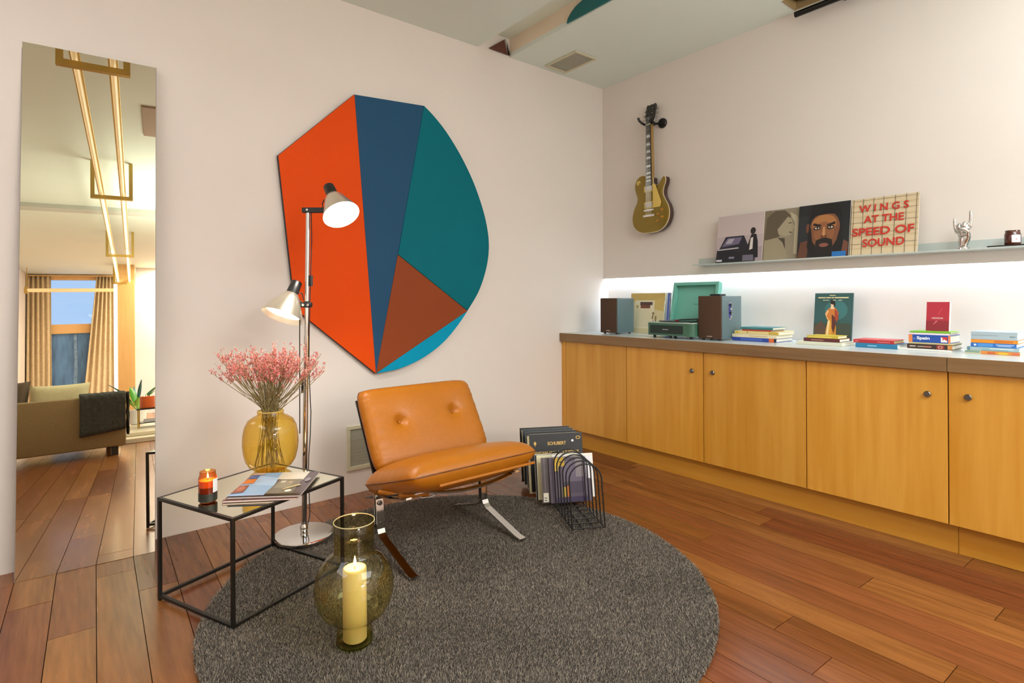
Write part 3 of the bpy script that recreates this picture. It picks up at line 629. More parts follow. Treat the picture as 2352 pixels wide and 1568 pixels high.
# dried flowers
fl_ = thing('dried_flowers', 'airy bunch of dried pink flowers standing in the yellow vase', 'flowers', VC+Vector((0, 0, .01)))
r2 = random.Random(11); st = MB(); bl = [MB(), ]
for i in range(150):
    a = r2.uniform(0, 2*PI); sp = r2.uniform(.0, 1)**.75
    # fan wider across the camera's view
    tip = VC+Vector((0, 0, 0))+R_*(math.cos(a)*sp*.25)+F_*(math.sin(a)*sp*.15)+Vector((0, 0, .535-.03*sp*sp-r2.uniform(0, .13)*(1-.4*sp)))
    nk = VC+Vector((r2.uniform(-.03, .03), r2.uniform(-.03, .03), .25)); na = a+PI+r2.uniform(-.5, .5)
    ft = VC+Vector((math.cos(na)*.075*r2.random(), math.sin(na)*.075*r2.random(), .012))
    mid = nk+(tip-nk)*.5+Vector((0, 0, -.012*sp))
    pts = [nk, nk+(mid-nk)*.5, mid, mid+(tip-mid)*.55, tip]
    if i % 3 == 0: pts = [ft]+pts
    st.tube(pts, [.0012]*(len(pts)-1)+[.0005], 4)
    d = (tip-mid)
    for k in range(r2.randint(5, 8)):
        f0 = r2.uniform(.25, 1)**.8; p0 = mid+d*f0
        br = p0+Vector((r2.uniform(-1, 1), r2.uniform(-1, 1), r2.uniform(.5, 1.6))).normalized()*r2.uniform(.012, .038)
        st.tube([p0, br], .0005, 3)
        for q in range(r2.randint(4, 7)):
            c = p0+(br-p0)*r2.uniform(.25, 1.15)+Vector((r2.gauss(0, .0022), r2.gauss(0, .0022), r2.gauss(0, .003)))
            s_ = r2.uniform(.0016, .0031); k_ = r2.randrange(4); dd = Vector((r2.uniform(-1, 1), r2.uniform(-1, 1), r2.uniform(0, 2))).normalized()*s_*1.9
            u_ = dd.cross(Vector((1, .3, .2))).normalized()*s_; v_ = dd.cross(u_).normalized()*s_
            bl[0].add([c-dd, c+u_, c+v_, c-u_, c-v_, c+dd], [(0, 1, 2), (0, 2, 3), (0, 3, 4), (0, 4, 1), (5, 2, 1), (5, 3, 2), (5, 4, 3), (5, 1, 4)], k_)
o = st.build('stems', mat('dry_stem', '#8f8256', .7, noise=.2, nscale=30), fl_, recalc=False); o['kind'] = 'stuff'
o = bl[0].build('blossoms', [flat('#d8706c'), flat('#ee968c'), flat('#b4606a'), flat('#f0b0a2')], fl_, recalc=False); o['kind'] = 'stuff'

# ------------------------------------------------------------------ record rack and records
RO_ = Vector((-1.497, -1.248, 0)); ra = Vector((.465, .885, 0)).normalized(); ru = Vector((.885, -.465, 0)).normalized(); RAng = math.atan2(ru.y, ru.x)
WIRE = mat('black_wire', '#141312', .35, .3)
t = thing('record_rack', 'black wire record rack of arched loops beside the cabinets', 'rack', RO_, RAng)
LT = math.tan(math.radians(12))
for i in range(17):
    s = i*.056; c = RO_+ra*s; zf = .024 if s < .38 else .006
    hw = .082; top = .315 if s < .33 else .245; pts = [c-ru*hw+Vector((0, 0, zf+.002))]
    for k in range(13):
        a = PI-PI*k/12; pts.append(c+ra*(LT*(top-.07+.07*math.sin(a)-.03))+ru*(hw*math.cos(a))+Vector((0, 0, top-.07+.07*math.sin(a))))
    pts.append(c+ru*hw+Vector((0, 0, zf+.002)))
    MB().tube(pts, .0036, 8).build('wire_loop', WIRE, t, smooth=60)
for k in (-1, -.35, .35, 1):
    MB().tube([RO_+ru*.08*k+Vector((0, 0, .024)), RO_+ra*.36+ru*.08*k+Vector((0, 0, .024)), RO_+ra*.42+ru*.08*k+Vector((0, 0, .012)), RO_+ra*.90+ru*.08*k+Vector((0, 0, .012))], .003, 8).build('base_rail', WIRE, t, smooth=60)
for i in range(8):
    c = RO_+ra*(i*.056+.0)+Vector((0, 0, .029)); MB().tube([c-ru*.08, c+ru*.08], .003, 6).build('cross_wire', WIRE, t, smooth=60)

def record(label, s, lean, col, edge='#e8e0d0', off=0., z0=.036, th=.005, shapes=None, w=.314, group='records in the wire rack', name='vinyl_record'):
    """sleeve standing in the rack, leaning back"""
    la = math.radians(lean); V = (Vector((0, 0, 1))*math.cos(la)+ra*math.sin(la)); N = -(ra*math.cos(la)-Vector((0, 0, 1))*math.sin(la)); O = RO_+ra*s+ru*(off-w/2)+Vector((0, 0, z0))
    t = thing(name, label, 'record', O+ru*w/2, 0, group)
    M = frame(O, ru, V, N)
    MB(M).box(0, w, 0, w, -th, 0, c=.0008).build('sleeve', flat(col, .5), t)
    MB(M).box(-.0004, .0006, .002, w-.002, -th+.0012, -.0012).box(.002, w-.002, w-.0006, w+.0004, -th+.0012, -.0012).build('sleeve_edge', flat(edge, .7), t)
    if shapes: prints('cover_print', t, O, ru*w, V*w, N, shapes, base=.0006)
    return t, O, V, N
record('front record in the rack with purple and grey collage cover', .300, 12, '#524858', w=.230, z0=.045, off=.012, shapes=[
    ('#5a4f60', rect(0, 0, 1, 1)), ('#6a5f74', rect(.3, .45, .78, .92)), ('#8d8488', rect(.62, .55, .8, 1)), ('#4a4154', rect(.3, .2, .8, .45)), ('#c9a233', rect(.20, .8, .36, 1)), ('#55401c', rect(.24, .88, .33, .91)), ('#e0b94a', rect(.1, .7, .2, 1)),
    ('#c46a28', rect(.36, .12, .46, .36)), ('#b7a13c', rect(.28, .12, .36, .34)), ('#e6e3ea', [(.88, .5), (1, .5), (1, 1), (.86, 1)]), ('#3c2f52', rect(.1, .0, .9, .12)), ('#746a80', rect(.5, .62, .6, .64))])
record('record with brown-grey cover and white price label at its lower corner', .312, 12, '#4b4245', w=.230, z0=.045, off=-.03, shapes=[('#574c4e', rect(0, 0, 1, 1)), ('#433a3d', rect(.15, 0, .22, 1)), ('#6a6062', rect(.05, .05, .09, 1)), ('#e2dccb', rect(.02, .02, .14, .22)), ('#55505a', rect(.04, .05, .1, .07)), ('#55505a', rect(.04, .1, .1, .12))])
record('white record sleeve just behind the purple front record', .352, 12, '#ece8e2', w=.230, z0=.045, off=.042)
record('record with cream edges behind the brown-grey cover', .3615, 12, '#d9cfa8', w=.230, z0=.045, off=-.042)
record('dark blue record with black border in the middle of the rack', .371, 12, '#1e222c', w=.230, z0=.045, off=-.05)
record('grey record with a pale top band behind the dark blue one', .381, 12, '#70706e', w=.230, z0=.045, off=-.048, shapes=[('#8a8a88', rect(0, 0, 1, 1)), ('#d9d6cf', rect(0, .9, 1, 1)), ('#39363a', rect(.2, .93, .8, .96)), ('#5b5b5a', rect(.05, .1, .9, .8))])
tt, O_, V_, N_ = record('black record with gold lettering and a round sticker, standing tall', .520, 12, '#15171b', off=.0, z0=.034, edge='#d8ca96')
TW_ = flat('#caa65a')
text('SCHUBERT', 'gold_lettering', tt, O_+ru*.105+V_*.250, ru, V_, N_, .11, .019, TW_, bold=.03)
text('SINFONIA NUM. 8 EN SI MENOR', 'gold_lettering', tt, O_+ru*.025+V_*.202, ru, V_, N_, .265, .015, TW_, bold=.02)
prints('cover_print', tt, O_, ru*.314, V_*.314, N_, [('#b98f3c', [(.07, .84), (.1, .88), (.13, .84), (.10, .78)]), ('#d8bd6a', ell(.10, .835, .012, .02)), ('#f2f2f2', ell(.81, .86, .022, .022)), ('#c9a24a', ell(.92, .91, .045, .03)), ('#15171b', ell(.92, .91, .03, .018))], base=.0008)
record('record with pale cream sleeve edge behind the gold-lettered one', .530, 12, '#e0d3a8', off=-.008, z0=.022, w=.316)
record('navy blue record in the back half of the rack', .575, 12, '#1b2130', off=-.005, z0=.022)
record('black record behind the navy blue one', .632, 12, '#16171a', off=.0, z0=.022)
record('dark teal record near the back of the rack', .690, 12, '#1d2c33', off=-.004, z0=.022)
tt, O_, V_, N_ = record('rearmost record with gold and cream cover in a black border', .745, 12, '#1c1a18', off=-.01, z0=.022, shapes=[('#d8b878', rect(.04, .04, .96, .96)), ('#c79a52', rect(.1, .1, .9, .85))])

# ------------------------------------------------------------------ things on the worktop
ZW = ZC+.0006
def wallface(x, y, z=0): return frame((x, y, z), (0, -1, 0), (0, 0, 1), (-1, 0, 0))   # x right, y up, z towards the room
SPG = mat('speaker_grille', '#4c3220', .75, bump=.4, bscale=900); SPS = mat('speaker_wood_grey', '#5d7276', .35)
def speaker(label, xf, y0, w, h, d, panel):
    t = thing('speaker', label, 'speaker', (xf+d/2, y0-w/2, ZW), 0, 'bookshelf speakers on the worktop')
    M = wallface(xf, y0, ZW)
    MB(M).box(0, w, .008, h, -d, -.012, c=.006).build('cabinet', SPS, t, smooth=30)
    MB(M).box(.001, w-.001, .009, h-.001, -.0118, 0, c=.005).build('grille', SPG, t, smooth=30)
    for a, b_ in ((.02, -.03), (w-.02, -.03), (.02, -d+.03), (w-.02, -d+.03)):
        MB(M @ Matrix.Translation((a, 0, b_)) @ Matrix.Rotation(-PI/2, 4, 'X')).lathe([(0, 0), (.009, 0), (.009, .0085), (0, .0085)], 16).build('foot', BLACK, t)
    MB(M).box(w*.38, w*.62, .022, .028, .0005, .002, c=.0005).build('badge', STEEL, t)
    if panel:
        P_ = frame((xf+.012, y0-w, ZW), (1, 0, 0), (0, 0, 1), (0, -1, 0)); cx, cy = .085, h*.66
        pl = MB(P_).prism([(cx+.021*math.cos(a), cy+(.032 if math.sin(a) > 0 else -.032)+.021*math.sin(a)) for a in [2*PI*i/40 for i in range(40)]], 0, .0025).build('control_panel', CHROME, t)
        MB(P_).prism([(cx+.016*math.cos(a), cy+(.032 if math.sin(a) > 0 else -.032)+.016*math.sin(a)) for a in [2*PI*i/40 for i in range(40)]], .0025, .004).build('panel_face', mat('navy_face', '#2a3480', .3), pl)
        for i in range(4): MB(P_ @ Matrix.Translation((cx, cy+.036-.024*i, 0))).lathe([(0, .010), (.007, .010), (.008, .004), (0, .004)], 20).build('control_dial', CHROME if i % 2 else BLACK, pl, smooth=40)
        MB(M).box(.05, .12, h, h+.012, -.12, -.05, c=.004).build('remote_stand', BLACK, t)
    return t
speaker('smaller-looking brown-fronted speaker nearest the wall corner', -.335, -.268, .155, .262, .20, False)
speaker('brown-fronted speaker with chrome control panel, right of the turntable', -.360, -1.105, .158, .272, .235, True)

# sleeves leaning on the wall behind
def leaning(label, y0, w, h, z0, xb, xt, col, shapes=None, th=.006, cat='record', name='vinyl_record', group=None, edge='#e9e3d3'):
    """flat thing leaning back towards the right wall: bottom front at xb, top front at xt"""
    V = Vector((xt-xb, 0, math.sqrt(max(h*h-(xt-xb)**2, 1e-6)))).normalized(); U = Vector((0, -1, 0)); N = U.cross(V); O = Vector((xb, y0, z0))
    if N.x > 0: N = -N
    t = thing(name, label, cat, (xb, y0-w/2, z0), 0, group)
    M = frame(O, U, V, N)
    MB(M).box(0, w, 0, h, -th, 0, c=.0006).build('sleeve' if cat == 'record' else 'cover', flat(col, .45), t)
    if cat == 'record': MB(M).box(w-.0006, w+.0004, .002, h-.002, -th+.001, -.001).build('sleeve_edge', flat(edge, .7), t)
    if shapes: prints('cover_print', t, O, U*w, V*h, N, shapes)
    return t, O, U, V, N, M
leaning('cream record with a brown shelf picture leaning on the wall left of the turntable', -.318, .312, .300, ZW, -.075, -.035, '#d8c79a', [
    ('#e3d4a6', rect(0, 0, 1, 1)), ('#d0b468', [(0, .78), (1, .8), (1, 1), (0, 1)]), ('#d9bd74', [(.72, .6), (.98, .55), (.98, .9), (.62, .8)]), ('#efe5c4', rect(.14, .12, .72, .82)), ('#e9ddb8', rect(.18, .16, .66, .6)), ('#5f4640', rect(.3, .7, .66, .78)), ('#85503c', rect(.32, .62, .6, .70)),
    ('#c8a94c', ell(.22, .66, .03, .04)), ('#6d5a3a', ell(.70, .5, .025, .03)), ('#8a7648', [(.66, .36), (.70, .36), (.72, .48), (.69, .48)]), ('#a38c50', ell(.78, .38, .025, .06)), ('#8a7648', ell(.11, .44, .012, .04))])
leaning('white record with a blue stripe behind the cream one', -.370, .295, .300, ZW, -.045, -.012, '#e6ecee', [('#5b6fd0', rect(.90, 0, .96, 1)), ('#3b4d52', rect(.975, 0, 1, 1))], th=.005)

# turntable
TG = mat('turntable_green', '#3d6550', .45, bump=.08, bscale=300); TL = mat('lid_teal_lit', '#6fb5a4', .45)  # lid colour paler than the body, carrying the light that falls on it
t = thing('turntable', 'green suitcase turntable with raised teal lid on the worktop', 'turntable', (-.24, -.94, ZW))
x0, x1, y0, y1 = -.405, -.095, -.742, -1.100
def rrect(x0, x1, y0, y1, r, n=6):
    out = []
    for cx, cy, a0 in ((x1-r, y1-r, 0), (x0+r, y1-r, PI/2), (x0+r, y0+r, PI), (x1-r, y0+r, 3*PI/2)):
        out += [(cx+r*math.cos(a0+PI/2*i/n), cy+r*math.sin(a0+PI/2*i/n)) for i in range(n+1)]
    return out
MB().prism(rrect(x0, x1, y1, y0, .035), ZW+.018, ZW+.098).build('body', TG, t, smooth=30)
MB().prism(rrect(x0+.006, x1-.006, y1+.006, y0-.006, .03), ZW+.098, ZW+.103).build('deck', mat('deck_light', '#b9c8bd', .4), t, smooth=30)
Mf = wallface(x0, y0, ZW)
MB(Mf).prism(rrect(.034, .285, .030, .084, .008), .0, .0012).build('speaker_grille', mat('grille_dark', '#1c2b25', .7), t)
MB(Mf).prism(rrect(.128, .182, .052, .062, .002), .0012, .002).build('badge', mat('badge_dark', '#0f1613', .5), t)
text('CROSLEY', 'badge_lettering', t, Vector((x0, y0-.132, ZW+.0545)), (0, -1, 0), (0, 0, 1), (-1, 0, 0), .046, .005, flat('#e8eef0'), off=.0026, bold=.02)
for a, b_ in ((x0+.04, y0-.04), (x0+.04, y1+.04), (x1-.04, y0-.04), (x1-.04, y1+.04), (x0+.03, y0-.17)):
    MB().lathe([(0, 0), (.009, 0), (.011, .018), (0, .018)], 16, (a, b_, ZW)).build('foot', BLACK, t)
MB().lathe([(0, .104), (.138, .104), (.138, .110), (.003, .111), (.003, .118), (0, .118)], 56, (-.25, -.90, ZW)).build('platter', mat('platter_black', '#141414', .3), t, smooth=40)
MB().tube([(-.30, -1.068, ZW+.125), (-.30, -1.055, ZW+.125), (-.36, -.99, ZW+.122), (-.365, -.955, ZW+.118)], .004, 8).build('tonearm', BLACK, t, smooth=60)
MB().lathe([(0, .103), (.018, .103), (.018, .120), (.010, .130), (0, .130)], 20, (-.29, -1.07, ZW)).build('arm_pivot', BLACK, t, smooth=40)
MB().box(-.375, -.355, -.965, -.945, ZW+.110, ZW+.122, c=.002).build('cartridge', mat('cartridge_red', '#7c2430', .4), t)
MB().lathe([(0, .103), (.012, .103), (.012, .114), (0, .114)], 20, (-.37, -.78, ZW)).build('knob', STEEL, t, smooth=40)
MB().lathe([(0, .103), (.010, .103), (.010, .112), (0, .112)], 20, (-.375, -1.07, ZW)).build('knob', BLACK, t, smooth=40)
LO = Vector((-.105, y0+.004, ZW+.105)); LV = Vector((.055, 0, .27)).normalized(); LN = Vector((-1, 0, 0)); LN = (LN-LV*LN.dot(LV)).normalized()
Ml = frame(LO, (0, -1, 0), LV, LN); lw, lh, ld = .350, .262, .035
ld_ = MB(Ml); ld_.prism(rrect(0, lw, 0, lh, .012), -.006, 0)
lid = ld_.build('lid', TL, t, smooth=30)
MB(Ml).box(0, .022, .0, lh, 0, ld, c=.002).box(lw-.022, lw, 0, lh, 0, ld, c=.002).box(.022, lw-.022, lh-.022, lh, 0, ld, c=.002).build('lid_rim', TL, lid)
text('CROSLEY', 'lid_lettering', lid, LO+Vector((0, -.155, 0))+LV*.11, (0, -1, 0), LV, LN, .062, .008, flat('#35665c'), off=.0012, bold=.01)

# books
def book(label, y0, w, z0, h, xf, d, spine, pages='#e9e2cf', marks=None, name='book', group=None, cat='book', rot=0.):
    """book lying flat, spine towards the room"""
    t = thing(name, label, cat, (xf+d/2, y0-w/2, z0), 0, group)
    M = Matrix.Translation((xf+d/2, y0-w/2, 0)) @ Matrix.Rotation(rot, 4, 'Z') @ Matrix.Translation((-(xf+d/2), -(y0-w/2), 0))
    c = min(.0022, h*.16)
    MB(M).box(xf, xf+d, y0-w, y0, z0, z0+c).box(xf, xf+d, y0-w, y0, z0+h-c, z0+h).box(xf-.0004, xf+.0016, y0-w, y0, z0, z0+h, c=.0004).build('cover', flat(spine, .4), t)
    MB(M).box(xf+.0017, xf+d-.003, y0-w+.003, y0-.003, z0+c+.0001, z0+h-c-.0001).build('pages', mat('book_pages_'+pages[1:], pages, .8, noise=.05, nscale=300, stretch=(.1, .1, 8)), t)
    if marks:
        if marks[0][1] != rect(0, 0, 1, 1): marks = [(spine, rect(0, 0, 1, 1))]+marks
        prints('spine_print', t, M @ Vector((xf-.0004, y0, z0)), M.to_3x3() @ Vector((0, -w, 0)), Vector((0, 0, h)), M.to_3x3() @ Vector((-1, 0, 0)), marks, base=.0004, step=.0002)
    return t
G1 = 'books stacked beside the right speaker'
z = ZW
for lb, y0, w, h, xf, d, sp, mk in [
    ('blue-spined book with an orange end at the bottom of the stack by the speaker', -1.268, .272, .021, -.245, .20, '#2b46a0', [('#2b46a0', rect(0, 0, 1, 1)), ('#4667c0', rect(.2, .2, .7, .8)), ('#d96a34', rect(.84, 0, .95, 1)), ('#1c2340', rect(.95, 0, 1, 1))]),
    ('thick cream paperback just above the blue-spined book', -1.268, .275, .020, -.245, .20, '#e6d8b4', [('#cdb78a', rect(.4, .3, .8, .6))]),
    ('cream book with yellow spine end in the stack by the speaker', -1.282, .272, .018, -.242, .19, '#e5cf8c', [('#c9a93c', rect(.78, .1, .98, .9)), ('#d2b740', rect(.02, .2, .1, .8)), ('#8d8a5c', ell(.3, .5, .012, .3))]),
    ('thin red book below the teal one, second from the top', -1.325, .180, .008, -.235, .16, '#c2402a', None),
    ('teal book topmost in the stack by the speaker', -1.315, .200, .014, -.235, .165, '#3a7c80', [('#2c6468', rect(0, 0, 1, .2))])]:
    book(lb, y0, w, z, h, xf, d, sp, marks=mk, group=G1, rot=.0); z += h+.0006
G2 = 'books stacked in front of the standing art book'
z = ZW
for lb, y0, w, h, xf, d, sp, mk in [
    ('wide white book at the bottom before the standing art book', -1.655, .235, .018, -.25, .18, '#dcdcc6', None),
    ('dark brown-red book in the middle before the standing art book', -1.688, .185, .018, -.235, .14, '#5c2226', [('#b98a78', rect(.22, .35, .56, .6))]),
    ('small yellow book on top before the standing art book', -1.705, .160, .014, -.232, .12, '#cbb43c', [('#e2cf6a', rect(.05, .2, .8, .6))])]:
    book(lb, y0, w, z, h, xf, d, sp, marks=mk, group=G2); z += h+.0006
G3 = 'pair of thin books'
book('blue book under the thin red one', -1.945, .188, ZW, .022, -.225, .17, '#2278a2', marks=[('#8fc4d8', rect(.3, .35, .52, .6))], group=G3)
book('thin red book lying on the blue one', -1.928, .185, ZW+.0226, .017, -.205, .15, '#c23238', marks=[('#e68a84', rect(.05, .35, .14, .6)), ('#e68a84', rect(.6, .3, .9, .5))], group=G3, pages='#d9c48a')
G4 = 'books in the stack with the large blue guide'
z = ZW
S4 = [('white book at the bottom of the stack with the blue guide', -2.13, .215, .008, -.215, .18, '#eceae4', None),
      ('black-spined cook book with red food pictures under the blue guide', -2.168, .180, .022, -.205, .17, '#3a2620', [('#d8cdbc', rect(.06, .4, .2, .62)), ('#a89a88', rect(.24, .35, .55, .6)), ('#c2604c', rect(.38, .45, .54, .62)), ('#8e2a2c', rect(.66, .05, .83, .95)), ('#d8b49a', ell(.745, .5, .05, .3)), ('#8e2a2c', ell(.745, .5, .035, .2)), ('#c98648', rect(.9, .1, 1, .95))]),
      ('thin olive book directly under the blue guide', -2.175, .172, .007, -.203, .16, '#c9bd8a', None)]
for lb, y0, w, h, xf, d, sp, mk in S4: book(lb, y0, w, z, h, xf, d, sp, marks=mk, group=G4); z += h+.0006
tt = book('thick blue travel guide with orange spine ends and the word Spain', -2.174, .166, z, .037, -.202, .16, '#1c4aa0', marks=[('#e0824a', rect(0, 0, .095, 1)), ('#e0824a', rect(.95, 0, 1, 1)), ('#f2e8e6', rect(.78, .12, .93, .8)), ('#c8302e', [(.78, .8), (.93, .8), (.93, .3), (.86, .5), (.8, .3), (.83, .6)]), ('#8fb2e0', rect(.11, .46, .17, .52))], group=G4)
text('Spain', 'spine_lettering', tt, Vector((-.2024, -2.174-.205*.166, z+.010)), (0, -1, 0), (0, 0, 1), (-1, 0, 0), .052, .019, flat('#f4f6fa'), off=.0022, bold=.03)
z += .0376
book('thin white book lying on the blue travel guide', -2.176, .160, z, .008, -.202, .15, '#ecd9e6', group=G4); z += .0086
book('thin lime green book at the top of the stack, under the red one', -2.178, .163, z, .0075, -.202, .15, '#6fae26', group=G4); z += .0081
t, O_, U_, V_, N_, M_ = leaning('red book standing upright on the stack with the blue guide', -2.222, .092, .142, z, -.120, -.100, '#b02436', [('#8e1f2e', rect(0, 0, 1, .35)), ('#c23a4a', [(.55, .55), (.72, .78), (.68, .8), (.5, .58)]), ('#d8707a', [(.3, .2), (.5, .32), (.46, .36), (.34, .25)])], th=.02, cat='book', name='book')
text('NEXION', 'cover_lettering', t, O_+U_*.024+V_*.058, U_, V_, N_, .044, .008, flat('#f0c8c8'), bold=.02, off=.0016)
MB(M_).box(.0922, .0935, .001, .141, -.019, -.001).build('pages', flat('#f0ece0', .8), t)
G5 = 'books in the stack at the right picture edge'
z = ZW
for lb, y0, w, h, xf, d, sp, mk in [
    ('bottom book with orange and yellow food pictures on its spine', -2.395, .190, .014, -.205, .18, '#cfc4a0', [('#7a9a8c', rect(0, .3, .28, .9)), ('#d98a3c', rect(.3, 0, 1, 1)), ('#c8642e', rect(.42, .1, .56, .8)), ('#e2b83c', ell(.7, .4, .1, .4)), ('#d8704a', rect(.86, .1, .98, .9))]),
    ('pale blue-grey book second from the bottom at the right edge', -2.402, .180, .016, -.203, .17, '#9cb6bc', [('#5c8090', rect(0, 0, .06, 1)), ('#7ea6b0', rect(.3, .2, .8, .5)), ('#d6e2e4', rect(.45, .5, .9, .75))]),
    ('bright blue book in the middle of the right edge stack', -2.415, .158, .018, -.202, .17, '#2a68b8', [('#d6e4f4', ell(.1, .5, .03, .25)), ('#4c8cd0', rect(.16, .1, .5, .9)), ('#a8c6ea', rect(.56, .55, .95, .75)), ('#a8c6ea', rect(.6, .25, .9, .42))]),
    ('orange book below the thick grey one', -2.416, .162, .015, -.202, .17, '#e08a20', [('#c86a1c', rect(.5, .2, .9, .8))]),
    ('thick light grey book on top of the right edge stack', -2.416, .160, .034, -.202, .17, '#a4b2ba', [('#7c8a92', rect(.02, .5, .6, .56)), ('#6a767c', rect(.84, .38, .96, .5))])]:
    book(lb, y0, w, z, h, xf, d, sp, marks=mk, group=G5); z += h+.0006
leaning('standing art book with a woman in an orange dress on its dark green cover', -1.665, .200, .285, ZW, -.066, -.030, '#274b4c', [
    ('#2f5a5a', rect(0, 0, .985, 1)), ('#3a7478', ell(.58, .66, .3, .2)), ('#3e4a40', rect(0, 0, .985, .4)), ('#5b4636', [(.02, .3), (.2, .45), (.34, .3), (.3, .12), (.05, .1)]), ('#6a553a', rect(0, 0, .985, .12)),
    ('#d8942e', [(.30, .0), (.62, .0), (.60, .35), (.57, .5), (.40, .5), (.34, .3)]), ('#f0d9a4', [(.33, .05), (.42, .05), (.43, .45), (.38, .45)]), ('#e6a640', [(.40, .1), (.50, .1), (.49, .42), (.43, .42)]), ('#7c3c28', [(.31, 0), (.61, 0), (.58, .08), (.5, .14), (.4, .1)]),
    ('#c87a34', [(.36, .48), (.60, .48), (.66, .60), (.58, .70), (.40, .70), (.30, .58)]), ('#e8b676', [(.30, .58), (.36, .67), (.40, .63), (.34, .54), (.40, .48), (.37, .46)]), ('#a8432c', [(.55, .68), (.63, .63), (.66, .5), (.62, .42), (.56, .5)]), ('#5a2c28', [(.48, .58), (.56, .52), (.6, .38), (.55, .2), (.49, .3)]),
    ('#f0cfa6', [(.43, .68), (.55, .68), (.52, .74), (.45, .74)]), ('#f2d2ac', ell(.485, .775, .043, .045)), ('#2a1c18', ell(.49, .815, .06, .045)), ('#2a1c18', ell(.54, .78, .025, .05)),
    ('#e9e0b0', rect(.40, .945, .56, .96)), ('#e9e0b0', rect(.10, .895, .90, .918)), ('#2f5a5a', rect(.30, .893, .315, .92)), ('#2f5a5a', rect(.44, .893, .455, .92)), ('#2f5a5a', rect(.52, .893, .535, .92)), ('#cfd8b8', rect(.23, .85, .4, .863)), ('#cfd8b8', rect(.5, .85, .58, .863)), ('#cfd8b8', rect(.64, .85, .74, .863))], th=.014, cat='book', name='art_book')

# ------------------------------------------------------------------ records and small things on the picture ledge
ZS = 1.3466
leaning('shelf record with a dark car and a standing person on a pale lilac cover', -1.060, .3125, .3125, ZS, -.085, -.040, '#b9a8a8', [
    ('#b7a9ab', rect(0, 0, 1, 1)), ('#c4b5b4', rect(0, .55, 1, 1)), ('#a3969c', rect(0, 0, 1, .3)), ('#191a24', [(0, 0), (.86, 0), (.86, .06), (.62, .3), (.02, .28)]), ('#201f2c', [(.06, .28), (.2, .55), (.6, .55), (.74, .25), (.5, .2)]), ('#6c6480', [(.12, .34), (.24, .52), (.56, .52), (.5, .38)]), ('#a8a4b0', [(.2, .40), (.27, .5), (.4, .5), (.34, .4)]), ('#b4b2b8', [(.03, .29), (.5, .31), (.5, .285), (.03, .265)]),
    ('#17161d', [(.7, .05), (.92, .08), (.9, .4), (.86, .56), (.76, .56), (.68, .3)]), ('#d6cfc6', [(.73, .24), (.80, .26), (.80, .5), (.75, .48)]), ('#241c1c', ell(.79, .63, .055, .07)), ('#6c6878', [(.6, .02), (.84, .02), (.82, .14), (.6, .14)]), ('#8a8898', rect(.3, .08, .42, .12)), ('#cfcdd2', rect(.02, .03, .15, .07))], group='records on the picture ledge', th=.005)
leaning('sepia shelf record with the profile of a woman, partly covered', -1.372, .3125, .3125, ZS, -.076, -.034, '#8a8068', [
    ('#8f8570', rect(0, 0, 1, 1)), ('#7a705a', rect(0, 0, .15, 1)), ('#5c5140', [(.02, .42), (.05, .85), (.2, .98), (.4, .97), (.52, .85), (.46, .7), (.34, .5), (.25, .4)]), ('#a2977e', [(.27, .6), (.46, .84), (.54, .78), (.55, .7), (.60, .62), (.56, .58), (.56, .52), (.5, .46), (.4, .46), (.3, .5)]), ('#9a8f76', [(.02, 0), (.5, 0), (.42, .32), (.36, .46), (.24, .44), (.02, .4)]), ('#4a4132', [(.28, .44), (.42, .42), (.44, .2), (.38, .34)]),
    ('#b3a98f', [(.6, .1), (.7, .1), (.7, .7), (.62, .85), (.5, .92), (.52, .84), (.6, .7)]), ('#443a2c', [(.55, .53), (.5, .54), (.5, .52), (.56, .51)]), ('#4f4637', [(.48, .70), (.54, .70), (.54, .715), (.48, .72)])], group='records on the picture ledge', th=.005)
leaning('shelf record with the frontal portrait of a bearded dark-haired man', -1.586, .277, .3125, ZS, -.090, -.046, '#17191c', [
    ('#181c20', rect(0, 0, .985, 1)), ('#23282c', rect(0, .3, .2, .8)), ('#5e3a28', [(.0, 0), (.2, 0), (.24, .34), (.06, .3)]), ('#6b4230', [(.86, .02), (.985, .02), (.985, .25), (.9, .3)]), ('#7c4e34', ell(.53, .5, .30, .36)), ('#a8703f', ell(.52, .62, .24, .17)), ('#8d5a38', ell(.52, .46, .2, .2)), ('#6a3f2b', ell(.20, .56, .035, .09)),
    ('#0d0e10', [(.24, .72), (.26, .96), (.5, 1.0), (.8, .96), (.86, .7), (.78, .78), (.6, .80), (.4, .79)]), ('#0f0f11', [(.23, .66), (.27, .5), (.3, .3), (.36, .22), (.34, .1), (.7, .08), (.72, .22), (.77, .3), (.82, .5), (.85, .68), (.87, .2), (.78, -.0), (.3, .0), (.2, .2)]), ('#1a1210', [(.38, .32), (.5, .36), (.57, .36), (.68, .32), (.7, .22), (.64, .1), (.42, .1), (.36, .22)]), ('#8f5648', ell(.53, .225, .09, .035)), ('#3a1c18', rect(.45, .222, .61, .228)),
    ('#140e0c', [(.30, .60), (.46, .575), (.47, .60), (.32, .645)]), ('#140e0c', [(.58, .575), (.74, .60), (.73, .645), (.58, .60)]), ('#2a1a14', ell(.39, .545, .07, .035)), ('#2a1a14', ell(.65, .545, .07, .035)), ('#d8d2c8', ell(.39, .545, .045, .017)), ('#d8d2c8', ell(.65, .545, .045, .017)), ('#141010', ell(.395, .548, .017, .018)), ('#141010', ell(.645, .548, .017, .018)),
    ('#c08a58', [(.49, .42), (.51, .56), (.54, .56), (.56, .42), (.53, .39)]), ('#4a2a1c', ell(.49, .385, .018, .012)), ('#4a2a1c', ell(.57, .385, .018, .012)), ('#1f6fb8', rect(.70, .0, .96, .09))], group='records on the picture ledge', th=.005)
